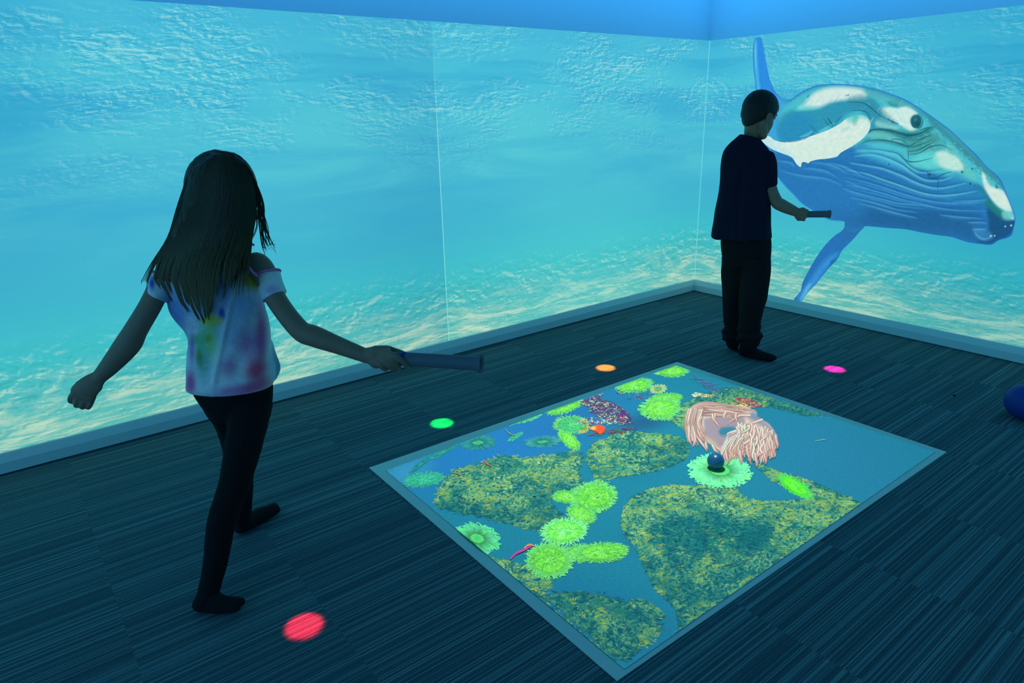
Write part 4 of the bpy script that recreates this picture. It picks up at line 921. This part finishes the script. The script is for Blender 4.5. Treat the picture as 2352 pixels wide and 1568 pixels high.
def folds(co, no):
    Q = toPx(co); x = (Q[:,0]-(500-(Q[:,1]-900)*.16)); k = sm(Q[:,1], 640, 860)
    f = np.sin(x/13+np.sin(Q[:,1]/60)*1.2)*.0050*k*(1-.97*sm(Q[:,1], 835, 880))+vnoise(co, (14,14,9), 3.)*.007*(.4+.6*k)*(1-.95*sm(Q[:,1], 835, 885))
    ridge_ = np.exp(-((Q[:,0]-(540-(Q[:,1]-640)*.20))/7)**2)*.009*sm(Q[:,1], 650, 700)*(1-.9*sm(Q[:,1], 865, 895))
    return f+ridge_
S = Solid()
S.loft([row(478,572,556,1.835,.26), row(448,573,572,1.84,.34), row(425,569,600,1.845,.42), row(392,580,624,1.85,.50), row(384,594,650,1.85,.58), row(390,606,698,1.85,.62), row(410,614,735,1.85,.62), row(437,618,778,1.85,.62), row(436,624,815,1.85,.62), row(433,634,845,1.85,.62), row(431,630,870,1.852,.64), row(430,626,889,1.855,.66,884)], n=56, sub=5)
S.chain([at(618,790,1.88), at(638,838,1.89), at(626,862,1.885)], [.014,.013,.018], flat=(SIDE*.6+HEAD, .6))
S.fuse('top', M['tiedye'], girl, .0036, 3, folds, dye)
def sleeve(rows):
    S = Solid(); S.loft(rows, n=32, sub=5); return S
armL = (sL[2]-sL[1])/np.linalg.norm(sL[2]-sL[1]); armR = (sR[2]-sR[1])/np.linalg.norm(sR[2]-sR[1])
def srow(p, q, d, arm, k=.95):
    a, b = at(p[0], p[1], d), at(q[0], q[1], d); w = (b-a)/2; dep = np.cross(w, arm); dep = dep/np.linalg.norm(dep)*np.linalg.norm(w)*k
    return ((a+b)/2, w, dep)
rR = [srow((588,634),(640,620),1.835,armR), srow((595,660),(648,644),1.825,armR), srow((606,698),(657,667),1.815,armR)]
rL = [srow((351,624),(402,640),1.825,armL), srow((342,648),(396,666),1.81,armL), srow((335,668),(386,697),1.80,armL)]
for rows in (rR, rL): sleeve(rows).fuse('sleeve', M['tiedye'], girl, .0034, 2, lambda co, no: vnoise(co, (26,26,26), 9.)*.0035, dye)
def binding(rows_or_pts, r, closed=True):
    P = rows_or_pts; S = Solid(); n = len(P); V = []; F = []
    for i in range(n):
        T = P[(i+1)%n]-P[(i-1)%n] if closed else P[min(i+1,n-1)]-P[max(i-1,0)]; T = T/np.linalg.norm(T); u = np.cross(T, HEAD+UP*.2); u /= np.linalg.norm(u); w = np.cross(T, u)
        for k in range(8): V.append(P[i]+(u*math.cos(k*math.pi/4)+w*math.sin(k*math.pi/4))*r)
    for i in range(n if closed else n-1):
        j = (i+1)%n
        for k in range(8): F.append((i*8+k, i*8+(k+1)%8, j*8+(k+1)%8, j*8+k))
    return attach(link('binding', mesh('binding', V, F), M['pink'], None), girl)
def ringpts(rw, n=40, k=1.02): return [rw[0]+rw[1]*k*math.cos(2*math.pi*i/n)+rw[2]*k*math.sin(2*math.pi*i/n) for i in range(n)]
binding(ringpts(rR[0]), .0042)['label'] = 'pink binding'; binding(ringpts(rL[0]), .0042)['label'] = 'pink binding'
binding([at(u, v, d) for u, v, d in smooth_poly([(582,562,1.845),(574,560,1.815),(565,575,1.785),(564,590,1.775),(570,610,1.77),(580,624,1.775),(592,634,1.79)], False, 5)], .0036, False)['label'] = 'pink binding'
binding([at(u, v, d) for u, v, d in smooth_poly([(436,590,1.80),(424,604,1.79),(418,625,1.785),(408,640,1.79)], False, 5)], .0036, False)['label'] = 'pink binding'
# hair: a fitted cap and fall, then separate locks that end raggedly
hv = [350,356,365,380,400,430,460,500,540,570,600,640,680,710,738]
hl = [494,480,466,449,435,426,416,403,390,376,360,348,372,398,436]
hr = [524,545,553,566,578,586,588,584,577,570,560,556,548,534,512]
hd = [.045,.06,.075,.09,.10,.105,.10,.09,.075,.06,.045,.03,.02,.015,.01]     # half thickness
hcd = [1.86,1.86,1.86,1.86,1.86,1.855,1.845,1.825,1.80,1.785,1.775,1.765,1.76,1.757,1.755]   # centre distance
def HI(v, arr): return float(np.interp(v, hv, arr))
S = Solid(); rows = []
for v in (351,354,360,368,380,395,415,440,470,500,530,560,590,615,632):
    l, r = HI(v, hl)+3, HI(v, hr)-3; 
    if v > 540: l += (v-540)*.62; r -= (v-540)*.5
    a, b = at(l, v, HI(v, hcd)), at(r, v, HI(v, hcd)); rows.append(((a+b)/2, (b-a)/2, HEAD*HI(v, hd)*.92))
S.loft(rows, n=48, sub=3)
S.ball(hc+upv*.012, fwd*.093, lat*.082, upv*.098)
hair = S.fuse('hair', M['longhair'], girl, .004, 3, lambda co, no: vnoise(co, (90,90,5), 2.)*.0022)
def locks(n, rnd):
    V = []; F = []
    def lock(path, r):
        m = len(path); b = len(V); path = np.array(path)
        for i in range(m):
            T = path[min(i+1,m-1)]-path[max(i-1,0)]; T = T/np.linalg.norm(T); u = np.cross(T, HEAD); u /= np.linalg.norm(u)+1e-9; w = np.cross(T, u)
            q = i/(m-1); rr = r*min(1, .25+q*5)*(1-q**2.5*.93)
            for k in range(5): a = 2*math.pi*k/5; V.append(path[i]+(u*math.cos(a)*1.5+w*math.sin(a)*.6)*rr)
        for i in range(m-1):
            for k in range(5): F.append((b+i*5+k, b+i*5+(k+1)%5, b+(i+1)*5+(k+1)%5, b+(i+1)*5+k))
        F.append(tuple(b+(m-1)*5+k for k in range(5)))
    NC = 30; cl = [((j+rnd.uniform(.2,.8))/NC, rnd.uniform(-34, 10), rnd.uniform(-1, 1)) for j in range(NC)]
    for i in range(n):
        t_ = rnd.uniform(.0, 1.); x = 2*t_-1; cj = min(cl, key=lambda c_: abs(c_[0]-t_))
        # lower ends: longest a little left of the middle
        end = np.interp(t_, [0,.08,.2,.35,.5,.62,.75,.9,1], [655,672,705,728,738,728,695,655,640])+cj[1]+rnd.uniform(-22, 5)
        start = 352+rnd.uniform(0, 60)+abs(x)**3*25; P = []; t1_ = cj[0]+(t_-cj[0])*rnd.uniform(.1, .45)+rnd.uniform(-.006,.006); sw = cj[2]+rnd.uniform(-.3, .3); ph = rnd.uniform(0, 6)
        nn = 18
        for k in range(nn+1):
            q = k/nn; v = start+(end-start)*q; q3 = q**2.2; tt = (t_*(1-q3)+t1_*q3); y = 2*tt-1
            l, r = HI(v, hl), HI(v, hr); u = l+(r-l)*tt+math.sin(q*7+ph)*1.2*q+sw*7*q**4
            dep = HI(v, hcd)-HI(v, hd)*math.sqrt(max(0, 1-y*y))*1.0-.003-rnd.uniform(0, .001)
            P.append(at(u, v, dep))
        lock(P, rnd.uniform(.0016, .0040))
    # wisps along the outer left edge and in front of the face on the right
    for k in range(10):
        o_ = rnd.uniform(-3, 5); P = smooth_poly([(432+o_,405,1.80),(408+o_,480,1.78),(388+o_*1.2,545,1.77),(352+o_*1.6,604,1.765),(333+o_*2,640,1.765),(330+o_*2.4,672-rnd.uniform(0,26),1.765)], False, 4); lock([at(*p) for p in P], .0013)
    for k in range(16):
        o_ = rnd.uniform(-4, 4); w_ = rnd.uniform(-4,4); P = smooth_poly([(560+o_,378,1.83),(586+o_,425,1.82),(598+o_+w_,470,1.82),(606+o_*1.6-w_,520,1.82),(614+o_*2.6+w_,560,1.82),(622+o_*3.2,598-rnd.uniform(0,50),1.82)], False, 4); lock([at(*p) for p in P], rnd.uniform(.0007,.0016))
    for k in range(8):
        o_ = rnd.uniform(-3, 3); P = smooth_poly([(570+o_,390,1.83),(592+o_,440,1.82),(597+o_,500,1.82),(604+o_,560,1.82),(612+o_,590-rnd.uniform(0,20),1.81)], False, 4); lock([at(*p) for p in P], rnd.uniform(.0009,.0018))
    for k in range(7):
        o_ = rnd.uniform(-3, 3); P = smooth_poly([(575+o_,430,1.83),(583+o_,480,1.82),(590+o_,515,1.82),(580+o_,545,1.81),(570+o_,556,1.80)], False, 4); lock([at(*p) for p in P], .0008)
    for k in range(24):
        o_ = rnd.uniform(-12, 12); P = smooth_poly([(566+o_*.5,400,1.81),(572+o_*.7,480,1.80),(566+o_,560,1.775),(556+o_*1.3,630,1.76),(552+o_*1.8,690-rnd.uniform(0,60),1.755)], False, 4); lock([at(*p) for p in P], rnd.uniform(.001,.0024))
    for k in range(9):   # flyaways on the crown
        a = rnd.uniform(-.3, .9); P = [at(500+30*a+j*7, 352-4*math.sin(j*.7)+j*j*.35+abs(a)*6, 1.84) for j in range(7)]; lock(P, .0006)
    return V, F
V, F = locks(760, random.Random(5)); attach(link('hair_locks', mesh('hair_locks', V, F), M['longhair'], None), girl)
tube_wand('foam_tube', at(902,822,1.742), TB, TR, 'long grey foam tube with blue band held by the child in front', (.026, .036))

# ------------------------------------------------------------------ the child at the back: navy T-shirt, joggers
g1 = fl(1710, 812); boy = empty('person', (g1[0], g1[1], 0))
tag(boy, 'person with short dark hair in navy T-shirt and black trousers standing beside the whale', 'person')
S = Solid(); DB = 3.82
hc = at(1747.5, 252, DB); fwd = SIDE*.84+HEAD*.46-UP*.30; fwd /= np.linalg.norm(fwd); lat = np.cross(fwd, UP); lat /= np.linalg.norm(lat); upv = np.cross(lat, fwd)
def B_(a, b, c): return hc+fwd*a+lat*b+upv*c
S.ball(B_(0,0,.004), fwd*.096, lat*.078, upv*.088); S.ball(B_(.034,0,-.060), fwd*.060, lat*.060, upv*.068); S.ball(B_(.060,0,-.118), fwd*.026, lat*.030, upv*.024)
S.chain([B_(-.01,.05,-.07), B_(.052,.022,-.122)], [.022,.020]); S.chain([B_(-.01,-.05,-.07), B_(.052,-.022,-.122)], [.022,.020])
S.chain([B_(.088,0,-.03), B_(.099,0,-.056)], [.008,.011]); S.ball(B_(.086,0,-.088), fwd*.014, lat*.022, upv*.007); S.ball(B_(.085,0,-.099), fwd*.013, lat*.02, upv*.007)
for sg in (1,-1):
    S.ball(B_(.078,sg*.030,-.022), fwd*.009, lat*.014, upv*.009); S.ball(B_(.080,sg*.03,-.006), fwd*.010, lat*.02, upv*.006)
    S.ball(B_(-.012,sg*.077,-.040), fwd*.014, lat*.008, upv*.026); S.ball(B_(-.002,sg*.079,-.036), fwd*.010, lat*.012, upv*.018)
S.chain([B_(-.03,0,-.06), at(1728,298,3.83), at(1724,326,3.845)], [.047,.042,.040])
S.loft([row(1690,1752,326,3.82,.55), row(1676,1762,350,3.82,.36), row(1670,1760,380,3.82,.42), row(1672,1752,440,3.82,.45), row(1668,1752,500,3.83,.5), row(1668,1752,548,3.83,.5)])
aR = [at(1762,360,3.80), at(1768,392,3.79), at(1771,430,3.78), at(1783,462,3.77), at(1797,472,3.765), at(1818,482,3.76), at(1832,488,3.755)]
S.chain(aR, [.028,.028,.030,.033,.0335,.029,.0235])
aL = [at(1674,360,3.84), at(1666,400,3.90), at(1672,450,3.96), at(1690,480,4.02), at(1706,492,4.05)]      # left arm bent in front of him, hidden by his body
S.chain(aL, [.030,.028,.028,.030,.022]); S.chain([at(1708,492,4.06), at(1716,492,4.07)], [.024,.026])
for k in range(5): finger(S, [at(1712,489+k*3,4.07), at(1722,488+k*3,4.09), at(1726,491+k*3,4.08)], .009, .007)
BA, BB = at(1845,492,3.749), at(1906.5,491.3,3.73); BR = .0172
def PB(u, v, dd=0.): return at(u, v, 3.752+dd)
S.chain([PB(1830,488,.004), PB(1838,492,.012), PB(1844,492,.014)], [.024,.031,.030], flat=(SIDE, .9)); S.ball(PB(1837,497,.0), SIDE*.026, HEAD*.024, UP*.022)
for j, (du, dv) in enumerate(((846,482),(845,488),(843,495),(839,501))):
    finger(S, [PB(1000+du-6, dv+j, -.018), PB(1000+du+1, dv+j, -.034), PB(1000+du+8-j*.6, dv+1+j, -.028), PB(1000+du+8, dv+2+j, -.006)], .0085, .0068)
finger(S, [PB(1837,482,.0), PB(1844,480,.008), PB(1852,484,.012), PB(1858,488,.002)], .0110, .0085)
legR = [(at(1742,555,3.80),.082),(at(1742,640,3.79),.072),(at(1732,700,3.79),.060),(at(1722,755,3.80),.048),(at(1716,785,3.81),.040)]
legL = [(at(1688,555,3.86),.080),(at(1690,640,3.90),.070),(at(1682,700,3.93),.058),(at(1679,745,3.95),.046),(at(1680,780,3.97),.036)]
for Lg in (legR, legL): S.chain([p for p, r in Lg], [max(.022, r-.042) for p, r in Lg])
hb1, tb1 = fl(1706,818)+UP*.028, fl(1768,829)+UP*.022; hb2, tb2 = fl(1682,802)+UP*.026, fl(1700,806)+UP*.022
S.chain([legR[-1][0], hb1, tb1], [.03,.022,.016]); S.chain([legL[-1][0], hb2, tb2], [.028,.022,.016])
S.fuse('body', M['skin'], boy, .0042, 3)
# cropped hair
S = Solid(); S.ball(B_(-.006,0,.004), fwd*.106, lat*.086, upv*.096); S.ball(B_(-.045,0,-.030), fwd*.058, lat*.072, upv*.062); S.ball(B_(-.055,0,-.055), fwd*.038, lat*.052, upv*.055)
hb = S.fuse('hair', M['crop'], boy, .004, 2, lambda co, no: vnoise(co, (160,160,160))*.001)
me = hb.data; bm = bmesh.new(); bm.from_mesh(me)     # cut the hairline: keep what lies above / behind it
kill = []
for v in bm.verts:
    q = np.array(v.co)-hc; f, s_, u_ = q@fwd, abs(q@lat), q@upv
    line = np.interp(f, [-.12,-.07,-.035,-.01,.01,.03,.045,.07,.09,.13], [-.120,-.112,-.075,-.030,-.012,-.045,-.005,.018,.030,.034])
    if u_ < line: kill.append(v)
bmesh.ops.delete(bm, geom=kill, context='VERTS'); bm.to_mesh(me); bm.free()
# T-shirt
def bfold(co, no):
    Q = toPx(co); k = sm(Q[:,1], 380, 500); x = Q[:,0]-1700
    return np.sin(x/9.+Q[:,1]/70)*.006*k*(.4+.6*sm(-x, -60, 30))+vnoise(co, (9,9,7), 4.)*.010*(.3+.7*k)-np.exp(-((Q[:,0]-(1702-(Q[:,1]-400)*.05))/8)**2)*.010*sm(Q[:,1], 350, 420)
S = Solid()
S.loft([row(1699,1744,308,3.82,.55,318,-.012), row(1689,1751,317,3.82,.52,327,-.010), row(1674,1764,331,3.82,.50,342,-.006), row(1662,1772,349,3.82,.5,360), row(1656,1772,378,3.82,.6), row(1655,1768,410,3.82,.66), row(1653,1765,430,3.82,.68), row(1648,1766,464,3.82,.70), row(1642,1769,505,3.82,.72), row(1638,1770,530,3.82,.74), row(1637,1770,545,3.82,.75)], n=48, sub=5)
S.loft([srow((1742,342),(1776,352),3.81,aR[1]-aR[0],1.0), srow((1745,372),(1783,370),3.80,aR[1]-aR[0],1.0), srow((1750,400),(1785,392),3.79,aR[2]-aR[1],1.0), srow((1757,435),(1786,424),3.785,aR[2]-aR[1],1.0)], n=28)
S.loft([srow((1664,346),(1690,352),3.84,aL[1]-aL[0],1.), srow((1656,385),(1684,385),3.87,aL[1]-aL[0],1.), srow((1656,415),(1684,420),3.90,aL[1]-aL[0],1.)], n=28)
S.fuse('t_shirt', M['tee'], boy, .005, 4, bfold)
# joggers with gathered ankles
def pfold(co, no):
    Q = toPx(co); k = sm(Q[:,1], 560, 640); a = sm(Q[:,1], 735, 770)
    return vnoise(co, (11,11,6), 7.)*.012*k+np.sin(Q[:,1]/3.6+vnoise(co, (12,12,4))*3)*.006*a
S = Solid()
S.loft([row(1657,1769,538,3.83,.62), row(1656,1771,560,3.83,.64), row(1659,1770,590,3.83,.6), row(1662,1768,610,3.83,.5)], n=44)
S.loft([row(1704,1769,590,3.80,.9), row(1702,1766,630,3.79,.95), row(1701,1762,678,3.79,1.), row(1698,1752,705,3.79,1.), row(1697,1745,735,3.80,1.), row(1695,1745,755,3.80,1.), row(1694,1747,776,3.80,1.), row(1697,1738,789,3.80,1.), row(1700,1734,792,3.80,1.)], n=32)
S.loft([row(1658,1716,590,3.86,.9), row(1657,1716,630,3.90,.95), row(1659,1712,680,3.93,1.), row(1661,1706,715,3.95,1.), row(1662,1702,740,3.96,1.), row(1663,1700,752,3.97,1.), row(1658,1700,768,3.97,1.), row(1661,1698,778,3.97,1.), row(1667,1694,781,3.97,1.)], n=32)
S.fuse('joggers', M['trousers'], boy, .005, 4, pfold)
for h_, t_, ank in ((hb1, tb1, at(1716,793,3.81)), (hb2, tb2, at(1680,782,3.97))):
    S = Solid(); f = (t_-h_)/np.linalg.norm(t_-h_); m_ = h_+(t_-h_)*.5
    S.chain([ank+UP*.02, (ank+h_)/2, h_+UP*.008], [.040,.036,.034]); S.chain([h_, m_, t_], [.029,.034,.028], flat=(UP, .85)); S.chain([ank-UP*.01+f*.01, m_+UP*.012, t_], [.030,.026,.018])
    sd = np.cross(f, UP); S.chain([t_-sd*.016, t_+f*.020-sd*.012], [.018,.015]); S.chain([t_+sd*.016, t_+f*.006+sd*.016], [.017,.014])
    S.V = [(x, y, max(z, .002)) for x, y, z in S.V]
    S.fuse('sock', M['socks'], boy, .0045, 3)
tube_wand('foam_tube', BA, BB, BR, 'short grey foam tube held out by the child in the navy T-shirt', None, .4)

# ------------------------------------------------------------------ balls and a speck of fluff
def ball(name, c, r, mat, lab):
    bm = bmesh.new(); bmesh.ops.create_uvsphere(bm, u_segments=64, v_segments=32, radius=r); me = bpy.data.meshes.new(name); bm.to_mesh(me); bm.free()
    o = link(name, me, mat); o.location = c; return tag(o, lab, 'ball')
t = NT('glossy blue plastic'); t.principled((.006,.085,.22,1), .28, .5); M['smallball'] = t.m
t = NT('matt blue vinyl'); t.principled((.008,.05,.27,1), .55, .3); M['bigball'] = t.m
def sit(u, v, rpx, z0):
    """centre of a ball resting at height z0 whose middle is seen at (u,v) with radius rpx"""
    r = .03
    for _ in range(20):
        c = fl(u, v, z0+r); dist = -((c-CAM)@RM)[2]; r = rpx*dist/FPX
    return c, r
c, r = sit(1644, 1058.5, 19.3, MZ); ball('ball', c, r, M['smallball'], 'small dark blue ball on the pale green anemone shown on the mat')
c, r = sit(2354, 922.5, 40.3, 0.); ball('ball', c, r, M['bigball'], 'larger blue ball on the carpet at the right edge of the photo')
p0 = fl(2192, 909); S = Solid(); S.chain([p0+UP*.003-SIDE*.007, p0+UP*.004, p0+UP*.003+SIDE*.006+HEAD*.004], [.0022,.0034,.002]); S.chain([p0+UP*.004, p0+UP*.003-HEAD*.006+SIDE*.004], [.002,.0015])
o = S.fuse('fluff', M['socks'], None, .001, 1); tag(o, 'tiny dark speck of fluff on the carpet left of the larger ball', 'fluff')
